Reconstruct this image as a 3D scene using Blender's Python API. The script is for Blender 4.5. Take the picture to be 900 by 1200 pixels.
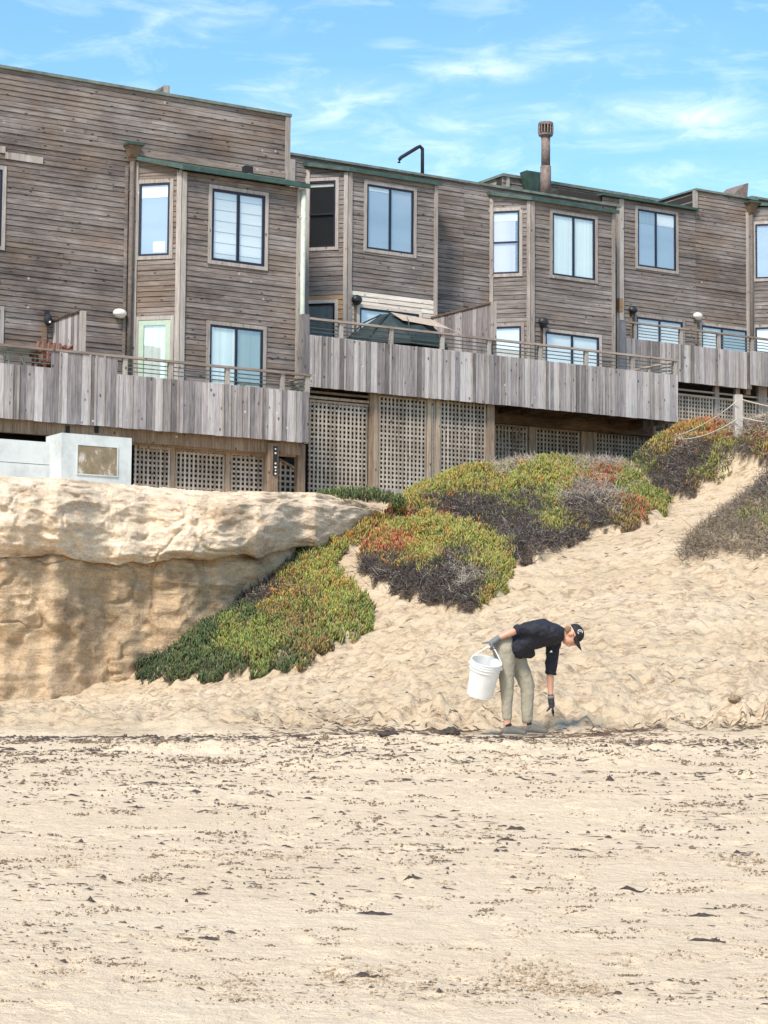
import bpy, math, random
import numpy as np
from mathutils import Vector, Matrix
for o in list(bpy.data.objects): bpy.data.objects.remove(o)
S = bpy.context.scene
COL = S.collection
R = math.radians
random.seed(7); RNG = np.random.default_rng(11)

# ------------------------------------------------------------------ camera
FPX, HOR, ROLL = 2567.0, 230.0, 0.0077          # focal length in pixels of the 900x1200 photograph
TH = math.atan(HOR / FPX)
CAM = Vector((0, 0, 1.6))
_F = Vector((0, math.cos(TH), math.sin(TH))); _R0 = Vector((1, 0, 0)); _U0 = Vector((0, -math.sin(TH), math.cos(TH)))
_R = _R0 * math.cos(ROLL) + _U0 * math.sin(ROLL); _U = _U0 * math.cos(ROLL) - _R0 * math.sin(ROLL)
cd = bpy.data.cameras.new('camera'); cam = bpy.data.objects.new('camera', cd); COL.objects.link(cam)
cd.sensor_fit = 'VERTICAL'; cd.sensor_height = 36; cd.lens = 36 * FPX / 1200; cd.clip_end = 5000; cd.clip_start = 0.1
M = Matrix.Identity(4)
for i in range(3): M[i][0] = _R[i]; M[i][1] = _U[i]; M[i][2] = -_F[i]; M[i][3] = CAM[i]
cam.matrix_world = M
S.camera = cam
S.render.engine = 'CYCLES'
S.render.resolution_x = 768; S.render.resolution_y = 1024

# ------------------------------------------------------------------ sun, sky, exposure
SUN_EL = R(49); SX, SY = -0.42, -0.907
SUN_AZ = math.atan2(SX, SY)
sl = bpy.data.lights.new('sun', 'SUN'); sl.energy = 3.1; sl.angle = R(13.0); sl.color = (1, .91, .79)
so = bpy.data.objects.new('sun', sl); COL.objects.link(so)
sv = Vector((SX * math.cos(SUN_EL), SY * math.cos(SUN_EL), math.sin(SUN_EL)))
so.rotation_euler = sv.to_track_quat('Z', 'Y').to_euler(); so.location = (-10, -20, 30)
S.view_settings.view_transform = 'Standard'; S.view_settings.look = 'None'
S.view_settings.exposure = 0.72; S.view_settings.gamma = 1

wd = bpy.data.worlds.new('World'); S.world = wd; wd.use_nodes = True
nt = wd.node_tree; nt.nodes.clear()
def WN(t, **k):
    n = nt.nodes.new(t)
    for a, b in k.items(): setattr(n, a, b)
    return n
def wmath(op, a, b=None, c=None, clamp=False):
    n = WN('ShaderNodeMath', operation=op); n.use_clamp = clamp
    for i, v in enumerate((a, b, c)):
        if v is None: continue
        if isinstance(v, (int, float)): n.inputs[i].default_value = v
        else: nt.links.new(v, n.inputs[i])
    return n.outputs[0]
sky = WN('ShaderNodeTexSky', sky_type='NISHITA'); sky.sun_disc = False
sky.sun_elevation = SUN_EL; sky.sun_rotation = SUN_AZ; sky.air_density = 1.0; sky.dust_density = 0.6; sky.ozone_density = 1.2; sky.altitude = 0
hs = WN('ShaderNodeHueSaturation'); hs.inputs['Saturation'].default_value = 1.2; hs.inputs['Value'].default_value = 1.42; hs.inputs['Hue'].default_value = .489
nt.links.new(sky.outputs[0], hs.inputs['Color'])
tcw = WN('ShaderNodeTexCoord'); sp = WN('ShaderNodeSeparateXYZ'); nt.links.new(tcw.outputs['Generated'], sp.inputs[0])
az = wmath('ARCTAN2', sp.outputs[0], sp.outputs[1]); el = wmath('ARCSINE', sp.outputs[2])
cmb = WN('ShaderNodeCombineXYZ'); nt.links.new(az, cmb.inputs[0]); nt.links.new(el, cmb.inputs[1])
mp = WN('ShaderNodeMapping'); mp.inputs['Rotation'].default_value = (0, 0, R(-14)); mp.inputs['Scale'].default_value = (9, 30, 1)
nt.links.new(cmb.outputs[0], mp.inputs[0])
nz = WN('ShaderNodeTexNoise'); nz.inputs['Scale'].default_value = 2.2; nz.inputs['Detail'].default_value = 9; nz.inputs['Roughness'].default_value = .62
nz.inputs['Distortion'].default_value = .5
nt.links.new(mp.outputs[0], nz.inputs['Vector'])
total = None
for (px, py, rx, ry, k) in [(765, 128, 150, 36, 1.0), (850, 150, 120, 22, .6), (560, 72, 95, 20, .75), (240, 18, 110, 22, .55), (455, 36, 40, 9, .7),
                            (400, 110, 180, 45, .5), (560, 140, 150, 50, .45), (700, 40, 200, 40, .2), (450, 170, 260, 45, .35), (830, 205, 160, 30, .4)]:
    a0 = math.atan((px - 450) / FPX); e0 = math.atan((830 - py) / FPX)
    dx = wmath('DIVIDE', wmath('SUBTRACT', az, a0), rx / FPX); dy = wmath('DIVIDE', wmath('SUBTRACT', el, e0), ry / FPX)
    dd = wmath('SQRT', wmath('ADD', wmath('MULTIPLY', dx, dx), wmath('MULTIPLY', dy, dy)))
    b = wmath('MULTIPLY', wmath('SUBTRACT', 1.0, dd, clamp=True), k)
    total = b if total is None else wmath('MAXIMUM', total, b)
nzr = wmath('MULTIPLY', wmath('SUBTRACT', nz.outputs['Fac'], .36), 3.0, clamp=True)
cloud = wmath('MULTIPLY', total, nzr)
wisp = wmath('MULTIPLY', wmath('SUBTRACT', nz.outputs['Fac'], .50), 1.1, clamp=True)
cl = wmath('ADD', wmath('MULTIPLY', cloud, .72), wisp, clamp=True)
mx = WN('ShaderNodeMix', data_type='RGBA'); nt.links.new(cl, mx.inputs[0]); nt.links.new(hs.outputs[0], mx.inputs[6]); mx.inputs[7].default_value = (8.8, 9.4, 9.6, 1)
bg = WN('ShaderNodeBackground'); bg.inputs[1].default_value = .1
nt.links.new(mx.outputs[2], bg.inputs[0]); wo = WN('ShaderNodeOutputWorld'); nt.links.new(bg.outputs[0], wo.inputs[0])

# ------------------------------------------------------------------ maths helpers
C0 = -40.0; FA = R(31.7)
DU = Vector((math.cos(FA), math.sin(FA))); NW = Vector((math.sin(FA), -math.cos(FA)))   # along the terrace, out of the terrace
def uw(u, w): return DU * u + NW * (C0 + w)
def ray(px, py): return (_F * FPX + _R * (px - 450) + _U * (600 - py)) / FPX
def at(px, py, Y):                     # point seen at (px, py) at distance Y
    d = ray(px, py); return CAM + d * (Y / d.y)
def proj(P):                           # n x 3 array -> pixel coordinates
    v = P - np.array(CAM); f = v @ np.array(_F); return 450 + FPX * (v @ np.array(_R)) / f, 600 - FPX * (v @ np.array(_U)) / f
def on_w(px, py, w):
    d = ray(px, py); t = (C0 + w) / (d.x * NW.x + d.y * NW.y); p = CAM + d * t
    return p.x * DU.x + p.y * DU.y, p.z
class Face:                            # a vertical wall plane from A to B (given as u, w)
    def __init__(s, A, B):
        s.A = uw(*A); s.B = uw(*B); s.L = (s.B - s.A).length; s.d = (s.B - s.A).normalized(); s.n = Vector((s.d.y, -s.d.x))
    def P(s, t, z, o=0): q = s.A + s.d * t + s.n * o; return Vector((q.x, q.y, z))
    def px(s, x, y):
        d = ray(x, y); t = (s.A.x * s.n.x + s.A.y * s.n.y) / (d.x * s.n.x + d.y * s.n.y); p = CAM + d * t
        return (p.x - s.A.x) * s.d.x + (p.y - s.A.y) * s.d.y, p.z
def plane(w): return Face((-30, w), (40, w))

_perm = np.random.default_rng(3).random((256, 256))
def vnoise(x, y):
    xi = np.floor(x).astype(int); yi = np.floor(y).astype(int); fx = x - xi; fy = y - yi
    fx = fx * fx * (3 - 2 * fx); fy = fy * fy * (3 - 2 * fy)
    a = _perm[xi & 255, yi & 255]; b = _perm[(xi + 1) & 255, yi & 255]; c = _perm[xi & 255, (yi + 1) & 255]; d = _perm[(xi + 1) & 255, (yi + 1) & 255]
    return (a * (1 - fx) + b * fx) * (1 - fy) + (c * (1 - fx) + d * fx) * fy
def fbm(x, y, oct=4, g=.5):
    v = 0; a = 1; t = 0
    for i in range(oct):
        v = v + a * vnoise(x * 2 ** i + 17.3 * i, y * 2 ** i + 9.1 * i); t += a; a *= g
    return v / t * 2 - 1
def sstep(a, b, x): t = np.clip((x - a) / (b - a), 0, 1); return t * t * (3 - 2 * t)

# ------------------------------------------------------------------ object helpers
def thing(name, label, cat, loc=(0, 0, 0), group=None):
    o = bpy.data.objects.new(name, None); COL.objects.link(o); o.location = loc; o.empty_display_size = .3
    o['label'] = label; o['category'] = cat
    if group: o['group'] = group
    return o
def tag(o, label, cat, group=None, kind=None):
    if label: o['label'] = label
    if cat: o['category'] = cat
    if group: o['group'] = group
    if kind: o['kind'] = kind
    return o
def base(o):                           # world position of the origin that parts of o share
    while o.parent: o = o.parent
    return o.location
def link(name, me, mat, parent=None, loc=None):
    o = bpy.data.objects.new(name, me); COL.objects.link(o)
    if mat is not None and not me.materials: me.materials.append(mat)
    if parent is not None: o.parent = parent
    elif loc is not None: o.location = loc
    return o
class MB:                              # collects shapes in world coordinates, then links them as one mesh
    def __init__(s): s.v = []; s.f = []
    def add(s, v, f):
        b = len(s.v); s.v += [Vector(p) for p in v]; s.f += [[i + b for i in q] for q in f]; return s
    def prism(s, face, poly, o0, o1):
        n = len(poly); v = [face.P(a, z, o0) for a, z in poly] + [face.P(a, z, o1) for a, z in poly]
        return s.add(v, [list(range(n))[::-1], list(range(n, 2 * n))] + [[i, (i + 1) % n, n + (i + 1) % n, n + i] for i in range(n)])
    def rect(s, face, s0, s1, z0, z1, o0, o1): return s.prism(face, [(s0, z0), (s1, z0), (s1, z1), (s0, z1)], o0, o1)
    def tube(s, pts, r, n=8, cap=True):
        pts = [Vector(p) for p in pts]; rs = r if isinstance(r, (list, tuple)) else [r] * len(pts); v = []; f = []
        up = Vector((0, 0, 1))
        for i, p in enumerate(pts):
            t = (pts[min(i + 1, len(pts) - 1)] - pts[max(i - 1, 0)]).normalized()
            a = t.cross(up if abs(t.z) < .95 else Vector((1, 0, 0))).normalized(); b = t.cross(a)
            for k in range(n): q = 2 * math.pi * k / n; v.append(p + (a * math.cos(q) + b * math.sin(q)) * rs[i])
        for i in range(len(pts) - 1):
            for k in range(n): f.append([i * n + k, i * n + (k + 1) % n, (i + 1) * n + (k + 1) % n, (i + 1) * n + k])
        if cap: f.append(list(range(n))[::-1]); f.append([(len(pts) - 1) * n + k for k in range(n)])
        return s.add(v, f)
    def ball(s, c, rx, ry=None, rz=None, ax=None, nu=14, nv=9, z0=-1, z1=1):
        ry = rx if ry is None else ry; rz = rx if rz is None else rz; c = Vector(c)
        X, Y, Z = ax if ax else (Vector((1, 0, 0)), Vector((0, 1, 0)), Vector((0, 0, 1)))
        v = []; f = []; p0 = math.asin(z0); p1 = math.asin(z1)
        for i in range(nv + 1):
            ph = p0 + (p1 - p0) * i / nv
            for k in range(nu):
                q = 2 * math.pi * k / nu
                v.append(c + X * rx * math.cos(ph) * math.cos(q) + Y * ry * math.cos(ph) * math.sin(q) + Z * rz * math.sin(ph))
        for i in range(nv):
            for k in range(nu): f.append([i * nu + k, i * nu + (k + 1) % nu, (i + 1) * nu + (k + 1) % nu, (i + 1) * nu + k])
        f.append(list(range(nu))[::-1]); f.append([nv * nu + k for k in range(nu)])
        return s.add(v, f)
    def build(s, name, mat, parent=None, loc=None, smooth=False):
        L = Vector(base(parent)) if parent is not None else Vector(loc if loc is not None else (0, 0, 0))
        me = bpy.data.meshes.new(name); me.from_pydata([p - L for p in s.v], [], s.f)
        if smooth: me.polygons.foreach_set('use_smooth', [True] * len(me.polygons))
        me.update(); return link(name, me, mat, parent, L)
def np_mesh(name, V, T, mat, parent=None, loc=None, smooth=False, col=None):
    L = np.array(base(parent) if parent is not None else (loc if loc is not None else (0, 0, 0)), float)
    me = bpy.data.meshes.new(name); k = T.shape[1]
    me.vertices.add(len(V)); me.vertices.foreach_set('co', (V - L).astype(np.float32).ravel())
    me.loops.add(T.size); me.loops.foreach_set('vertex_index', T.astype(np.int32).ravel())
    me.polygons.add(len(T)); me.polygons.foreach_set('loop_start', np.arange(0, T.size, k, dtype=np.int32))
    me.polygons.foreach_set('loop_total', np.full(len(T), k, dtype=np.int32))
    if smooth: me.polygons.foreach_set('use_smooth', np.ones(len(T), bool))
    if col is not None:
        a = me.color_attributes.new('Col', 'FLOAT_COLOR', 'POINT')
        a.data.foreach_set('color', np.hstack([col, np.ones((len(col), 1))]).astype(np.float32).ravel())
    me.update(calc_edges=True); return link(name, me, mat, parent, tuple(L) if parent is None else None)

# ------------------------------------------------------------------ materials
def newmat(name):
    m = bpy.data.materials.new(name); m.use_nodes = True; t = m.node_tree
    return m, t, t.nodes['Principled BSDF']
class NT:
    def __init__(s, t): s.t = t
    def n(s, ty, **k):
        x = s.t.nodes.new(ty)
        for a, b in k.items(): setattr(x, a, b)
        return x
    def l(s, a, b): s.t.links.new(a, b)
    def set(s, n, i, v):
        if hasattr(v, 'links'): s.l(v, n.inputs[i])
        else: n.inputs[i].default_value = v
    def m(s, op, a, b=0.0, clamp=False):
        x = s.n('ShaderNodeMath', operation=op); x.use_clamp = clamp; s.set(x, 0, a); s.set(x, 1, b); return x.outputs[0]
    def pos(s): return s.n('ShaderNodeNewGeometry').outputs['Position']
    def map(s, v, loc=(0, 0, 0), rot=(0, 0, 0), sc=(1, 1, 1)):
        x = s.n('ShaderNodeMapping'); s.l(v, x.inputs[0]); s.set(x, 1, loc); x.inputs[2].default_value = rot; x.inputs[3].default_value = sc; return x.outputs[0]
    def noise(s, v, scale, det=4, rough=.55, dist=0):
        x = s.n('ShaderNodeTexNoise'); s.l(v, x.inputs['Vector']); x.inputs['Scale'].default_value = scale; x.inputs['Detail'].default_value = det
        x.inputs['Roughness'].default_value = rough; x.inputs['Distortion'].default_value = dist; return x.outputs['Fac']
    def ramp(s, f, st):
        x = s.n('ShaderNodeValToRGB'); s.l(f, x.inputs[0]); e = x.color_ramp.elements
        e[0].position = st[0][0]; e[0].color = (*st[0][1], 1); e[1].position = st[-1][0]; e[1].color = (*st[-1][1], 1)
        for p, c in st[1:-1]: q = e.new(p); q.color = (*c, 1)
        return x.outputs[0]
    def mix(s, f, a, b, mode='MIX'):
        x = s.n('ShaderNodeMix', data_type='RGBA', blend_type=mode); s.set(x, 0, f)
        s.set(x, 6, (*a, 1) if isinstance(a, tuple) else a); s.set(x, 7, (*b, 1) if isinstance(b, tuple) else b); return x.outputs[2]
    def bump(s, h, st, dist, bsdf):
        x = s.n('ShaderNodeBump'); s.l(h, x.inputs['Height']); x.inputs['Strength'].default_value = st; x.inputs['Distance'].default_value = dist
        s.l(x.outputs[0], bsdf.inputs['Normal'])
g3 = lambda v: (v, v, v)
def plain(name, c, rough=.6, metal=0, var=.15, scale=12, bump=0):
    m, t, b = newmat(name); k = NT(t); f = k.noise(k.pos(), scale, 5, .6)
    k.l(k.ramp(f, [(.25, tuple(x * (1 - var) for x in c)), (.75, tuple(min(1, x * (1 + var)) for x in c))]), b.inputs['Base Color'])
    b.inputs['Roughness'].default_value = rough; b.inputs['Metallic'].default_value = metal
    if bump: k.bump(f, bump, .01, b)
    return m
def wood(name, cols, vertical=False, ang=31.7, patch=.5, spread=.5, warm=None):
    """weathered boards: grain runs along each board, tone differs from board to board, knots and stains"""
    m, t, b = newmat(name); k = NT(t); p = k.pos(); rnd = k.n('ShaderNodeObjectInfo').outputs['Random']
    off = k.n('ShaderNodeCombineXYZ'); k.l(k.m('MULTIPLY', rnd, 60), off.inputs[0]); k.l(k.m('MULTIPLY', rnd, 23), off.inputs[2])
    rv = k.n('ShaderNodeVectorRotate', rotation_type='Z_AXIS'); k.l(p, rv.inputs['Vector']); rv.inputs['Angle'].default_value = -R(ang)
    q = k.n('ShaderNodeVectorMath', operation='ADD'); k.l(rv.outputs[0], q.inputs[0]); k.l(off.outputs[0], q.inputs[1]); q = q.outputs[0]
    sc = (13, 13, .9) if vertical else (1.0, 4, 17)
    grain = k.noise(k.map(q, sc=sc), 3.2, 7, .68, .3)
    streak = k.noise(k.map(q, sc=(5, 5, .25) if vertical else (.35, 1, 6)), 1.6, 4, .6)
    big = k.noise(k.map(p, sc=(1, 1, 1.4)), .55, 5, .62)
    f = k.m('ADD', k.m('MULTIPLY', grain, .72), k.m('MULTIPLY', streak, .38))
    f = k.m('ADD', k.m('SUBTRACT', f, .05), k.m('MULTIPLY', k.m('SUBTRACT', rnd, .5), spread * .45))
    f = k.m('ADD', f, k.m('MULTIPLY', k.m('SUBTRACT', big, .5), patch))
    c = k.ramp(f, [(.25, cols[0]), (.42, cols[1]), (.56, cols[2]), (.74, cols[3])])
    if warm:
        wn = k.noise(k.map(p, sc=(1, 1, 1.8)), .9, 4, .6)
        c = k.mix(k.ramp(wn, [(.46, g3(0)), (.66, g3(.5))]), c, k.mix(f, tuple(x * .45 for x in warm), warm))
    vo = k.n('ShaderNodeTexVoronoi'); vo.inputs['Scale'].default_value = 3.4; k.l(k.map(q, sc=(1.6, 1.6, 1) if vertical else (1, 1.6, 2)), vo.inputs['Vector'])
    c = k.mix(k.ramp(vo.outputs['Distance'], [(.08, g3(.85)), (.15, g3(0))]), c, tuple(x * .35 for x in cols[0]))
    v2 = k.n('ShaderNodeTexVoronoi'); v2.inputs['Scale'].default_value = 2.3; k.l(k.map(p, loc=(3, 1, 2)), v2.inputs['Vector'])
    c = k.mix(k.ramp(v2.outputs['Distance'], [(.035, g3(.8)), (.07, g3(0))]), c, tuple(min(1, x * 1.25) for x in cols[3]))
    k.l(c, b.inputs['Base Color']); b.inputs['Roughness'].default_value = .85; b.inputs['Specular IOR Level'].default_value = .25
    k.bump(grain, .9, .014, b); return m
MT = {}
MT['siding'] = wood('weathered siding', [(.05, .04, .037), (.13, .109, .1), (.22, .19, .175), (.38, .34, .32)], warm=(.3, .205, .14), spread=.22, patch=.75)
MT['siding_b'] = wood('grey weathered siding', [(.055, .046, .042), (.145, .124, .115), (.245, .216, .202), (.41, .375, .355)], warm=(.25, .18, .13), spread=.2, patch=.5)
MT['siding_bs'] = wood('grey weathered siding of the angled side', [(.055, .046, .042), (.145, .124, .115), (.245, .216, .202), (.41, .375, .355)], ang=-13.3, spread=.2, patch=.5)
MT['siding_as'] = wood('weathered siding of the angled side', [(.06, .045, .037), (.15, .12, .1), (.24, .2, .175), (.38, .33, .3)], ang=-13.3, warm=(.28, .19, .13), spread=.2, patch=.5)
MT['deckboard'] = wood('silver grey upright boards', [(.13, .118, .12), (.25, .226, .226), (.37, .338, .336), (.54, .51, .5)], vertical=True, spread=.85, patch=.35)
MT['trim'] = wood('pale weathered trim', [(.17, .145, .13), (.28, .245, .22), (.38, .345, .315), (.5, .47, .44)], vertical=True, spread=.4, patch=.3)
MT['post'] = wood('tan weathered post', [(.12, .08, .052), (.25, .18, .125), (.36, .275, .2), (.5, .41, .32)], vertical=True, spread=.5, patch=.4)
MT['rail'] = wood('weathered handrail', [(.13, .1, .08), (.25, .2, .17), (.36, .3, .26), (.48, .42, .37)], spread=.4, patch=.4)
MT['lattice'] = wood('grey lattice slats', [(.18, .145, .115), (.31, .26, .21), (.44, .385, .32), (.56, .505, .44)], vertical=True, spread=.6, patch=.5)
MT['beam'] = wood('brown stained beam', [(.035, .022, .014), (.1, .065, .042), (.19, .13, .09), (.28, .21, .155)], spread=.4, patch=.8)
MT['newwood'] = wood('fresh cedar boards', [(.22, .11, .05), (.38, .21, .1), (.5, .31, .17), (.6, .42, .27)], ang=-13.3, spread=.5, patch=.3)
MT['palewood'] = wood('bleached pale boards', [(.42, .35, .29), (.58, .5, .43), (.7, .63, .55), (.8, .74, .67)], spread=.4, patch=.3)
MT['backing'] = plain('dark sheathing behind the boards', (.03, .024, .02), .95)
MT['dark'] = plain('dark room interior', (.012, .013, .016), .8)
MT['frame'] = plain('dark bronze window frame', (.013, .012, .028), .4, .2)
MT['greenfr'] = plain('pale green door frame', (.42, .52, .4), .5, 0, .1)
MT['green'] = plain('weathered green flashing', (.04, .078, .062), .5, .1, .45, 6)
MT['cap'] = plain('grey green parapet cap', (.15, .18, .15), .6, .1, .5, 5)
MT['pipe'] = plain('pale green painted downspout', (.46, .52, .44), .55, 0, .25, 9)
MT['rust'] = plain('rusted brown flue metal', (.2, .15, .13), .75, .2, .45, 14, .2)
MT['dullpipe'] = plain('dull brown painted downspout', (.13, .105, .09), .8, 0, .35, 12)
MT['iron'] = plain('dark iron', (.03, .026, .028), .5, .5, .3)
MT['cable'] = plain('steel rail wire', (.22, .25, .23), .35, .8)
MT['lampd'] = plain('dark cast lamp housing', (.035, .04, .045), .45, .4, .3)
MT['lampw'] = plain('milky lamp glass', (.75, .7, .64), .3, 0, .1)
MT['roof'] = plain('grey roofing felt', (.12, .11, .1), .95)
def concrete():
    m, t, b = newmat('pale blue grey concrete'); k = NT(t); p = k.pos()
    c = k.ramp(k.noise(p, 1.4, 8, .68), [(.3, (.38, .41, .42)), (.5, (.54, .58, .58)), (.7, (.64, .67, .66))])
    c = k.mix(k.ramp(k.noise(k.map(p, sc=(3, 3, .5)), 2, 5, .7), [(.58, g3(0)), (.78, g3(.55))]), c, (.3, .27, .22))
    k.l(c, b.inputs['Base Color']); b.inputs['Roughness'].default_value = .9; k.bump(k.noise(p, 30, 4), .3, .01, b); return m
MT['concrete'] = concrete()
def patchm():
    m, t, b = newmat('brown stained render patch'); k = NT(t); p = k.pos()
    c = k.ramp(k.noise(k.map(p, sc=(1, 1, .7)), 4, 8, .7), [(.34, (.15, .12, .075)), (.55, (.25, .2, .13)), (.63, (.5, .48, .42))])
    k.l(c, b.inputs['Base Color']); b.inputs['Roughness'].default_value = .95; return m
MT['patch'] = patchm()
def glass():
    m, t, b = newmat('window glass'); k = NT(t); t.nodes.remove(b)
    tr = k.n('ShaderNodeBsdfTransparent'); tr.inputs[0].default_value = (.97, .985, .985, 1)
    gl = k.n('ShaderNodeBsdfGlossy'); gl.inputs['Roughness'].default_value = .03; gl.inputs[0].default_value = (.95, .97, 1, 1)
    bp = k.n('ShaderNodeBump'); bp.inputs['Strength'].default_value = .06; k.l(k.noise(k.pos(), 1.5, 2), bp.inputs['Height']); k.l(bp.outputs[0], gl.inputs['Normal'])
    ms = k.n('ShaderNodeMixShader'); ms.inputs[0].default_value = .17; k.l(tr.outputs[0], ms.inputs[1]); k.l(gl.outputs[0], ms.inputs[2])
    k.l(ms.outputs[0], t.nodes['Material Output'].inputs[0]); return m
MT['glass'] = glass()
def curtain(name, c, ax=0, sc=14):
    m, t, b = newmat(name); k = NT(t); f = k.noise(k.map(k.pos(), sc=(sc, sc, .2) if ax == 0 else (.2, .2, sc)), 1.0, 2)
    k.l(k.ramp(f, [(.3, tuple(x * .8 for x in c)), (.6, c)]), b.inputs['Base Color']); b.inputs['Roughness'].default_value = .9; return m
MT['cur_white'] = curtain('white blind', (.9, .9, .87), 1, 3)
MT['cur_mint'] = curtain('pale mint curtain', (.86, .92, .86))
MT['cur_grey'] = curtain('grey blind', (.34, .4, .42))
MT['cur_greeng'] = curtain('grey green screen', (.3, .36, .31))
MT['cur_lilac'] = curtain('lilac curtain', (.66, .6, .72), 0, 4)
MT['cur_bluegrey'] = curtain('blue grey blind', (.38, .44, .51), 1, 2)
# ------------------------------------------------------------------ terrain
def plane_z(X, Y): return .0577 * np.minimum(Y, 26) + .012 * np.clip(X, -12, 12) * sstep(10, 26, Y)
_tp = [(0, 838, 31), (0, 829, 35), (-300, 832, 34), (-300, 838, 28), (100, 836, 32), (155, 803, 37), (200, 835, 30), (250, 801, 35.5), (370, 777, 35), (450, 717, 37.2),
       (300, 692, 39.5), (380, 642, 41.5), (440, 602, 43.5), (480, 716, 37), (560, 723, 36), (610, 667, 39), (640, 652, 40), (700, 641, 40.5),
       (790, 602, 43), (800, 577, 45), (850, 602, 42), (900, 600, 40.5), (900, 690, 35), (900, 780, 28.5), (900, 836, 24.8), (700, 785, 28), (750, 740, 31),
       (800, 700, 34), (600, 780, 28.5), (600, 745, 32), (500, 800, 29), (400, 826, 29), (300, 831, 30), (440, 640, 41), (500, 630, 41.2), (570, 650, 40),
       (480, 600, 44), (560, 572, 45), (640, 558, 46), (720, 556, 46.5), (780, 560, 46), (480, 645, 41), (550, 640, 41.2), (760, 530, 47.5), (850, 520, 46),
       (900, 508, 45), (900, 560, 44), (795, 662, 38), (900, 667, 36), (1150, 600, 39), (1150, 690, 34), (1150, 780, 28.5), (1150, 500, 45), (1150, 838, 24.6), (0, 720, 40), (0, 600, 42.5), (150, 620, 42.5), (-300, 600, 41), (-300, 720, 39)]
_X = []; _Z = []
for px, py, Y in _tp:
    p = at(px, py, Y); _X.append((p.x, p.y)); _Z.append(p.z - float(plane_z(np.array(p.x), np.array(p.y))))
for X in (-11, -7, -3.5, 0, 3.5, 7, 11):
    for Y in (21.5, 24): _X.append((X, Y)); _Z.append(0 if Y < 22 else .03)
for u in np.linspace(8, 42, 9):
    for w in (1.0, -9):
        q = uw(u, w); px_ = 450 + FPX * q.x / q.y
        if q.y > 62: continue
        _X.append((q.x, q.y)); _Z.append(5.9 - 1.5 + (1.9 * float(sstep(680, 800, np.array(px_)))))
_X = np.array(_X); _Z = np.array(_Z)
def _phi(d2): return np.where(d2 > 1e-9, .5 * d2 * np.log(np.maximum(d2, 1e-9)), 0)
_n = len(_X); _K = _phi(((_X[:, None] - _X[None]) ** 2).sum(-1)) + np.eye(_n) * .6
_Pm = np.hstack([np.ones((_n, 1)), _X]); _A = np.block([[_K, _Pm], [_Pm.T, np.zeros((3, 3))]])
_W = np.linalg.solve(_A, np.concatenate([_Z, np.zeros(3)]))
def smooth_ground(X, Y):
    shp = X.shape; x = np.clip(X.ravel(), -13, 15); y = np.clip(Y.ravel(), 21, 58); out = np.empty(len(x))
    for i in range(0, len(x), 40000):
        a = x[i:i + 40000]; b = y[i:i + 40000]
        d2 = (a[:, None] - _X[None, :, 0]) ** 2 + (b[:, None] - _X[None, :, 1]) ** 2
        out[i:i + 40000] = _phi(d2) @ _W[:_n] + _W[_n] + _W[_n + 1] * a + _W[_n + 2] * b
    e = np.maximum(out, 0) * sstep(21.5, 24.5, y)
    return plane_z(X, Y) + e.reshape(shp)
# plant patches: outlines given as seen, dropped onto the slope
def drop(px, py):
    d = ray(px, py); ts = np.linspace(20, 58, 1500); X = d.x * ts; Y = d.y * ts; Z = CAM.z + d.z * ts
    G = smooth_ground(X, Y); below = np.nonzero(Z <= G)[0]
    i = below[0] if len(below) else len(ts) - 1
    return X[i], Y[i]
PATCH = {
 'low':   [(157, 797), (160, 780), (200, 752), (235, 715), (285, 680), (330, 655), (385, 632), (440, 612), (462, 617), (398, 655), (396, 672), (436, 714), (436, 738), (380, 772), (350, 788), (250, 800)],
 'mid':   [(420, 655), (446, 626), (500, 614), (560, 628), (606, 648), (598, 672), (590, 700), (560, 720), (525, 716), (492, 706), (466, 702), (440, 692), (424, 676)],
 'top':   [(448, 612), (470, 592), (510, 578), (560, 556), (600, 542), (650, 536), (700, 546), (740, 560), (788, 592), (782, 606), (745, 622), (690, 628), (650, 650), (632, 662), (600, 660), (560, 636), (500, 618)],
 'ridge': [(712, 545), (740, 524), (790, 512), (850, 508), (935, 500), (940, 546), (880, 545), (858, 552), (838, 568), (800, 588), (780, 580), (745, 556)],
 'brush': [(796, 664), (805, 640), (850, 604), (890, 562), (950, 540), (960, 660), (905, 662), (860, 652)],
 'tuft':  [(370, 578), (378, 571), (440, 568), (472, 577), (462, 588), (430, 592), (400, 585)],
}
HGT = {'low': .26, 'mid': .3, 'top': .33, 'ridge': .34, 'brush': .2, 'tuft': 0}
PXY = {k: np.array([drop(*p) for p in v]) for k, v in PATCH.items()}
def inside(poly, x, y):
    r = np.zeros(x.shape, bool); n = len(poly)
    for i in range(n):
        x0, y0 = poly[i]; x1, y1 = poly[(i + 1) % n]
        c = ((y0 > y) != (y1 > y)) & (x < (x1 - x0) * (y - y0) / (y1 - y0 + 1e-12) + x0); r ^= c
    return r
def edge_dist(poly, x, y):
    d = np.full(x.shape, 1e9); n = len(poly)
    for i in range(n):
        a = poly[i]; e = poly[(i + 1) % n] - a; t = np.clip(((x - a[0]) * e[0] + (y - a[1]) * e[1]) / (e @ e + 1e-9), 0, 1)
        d = np.minimum(d, (x - a[0] - t * e[0]) ** 2 + (y - a[1] - t * e[1]) ** 2)
    return np.sqrt(d)
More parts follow.
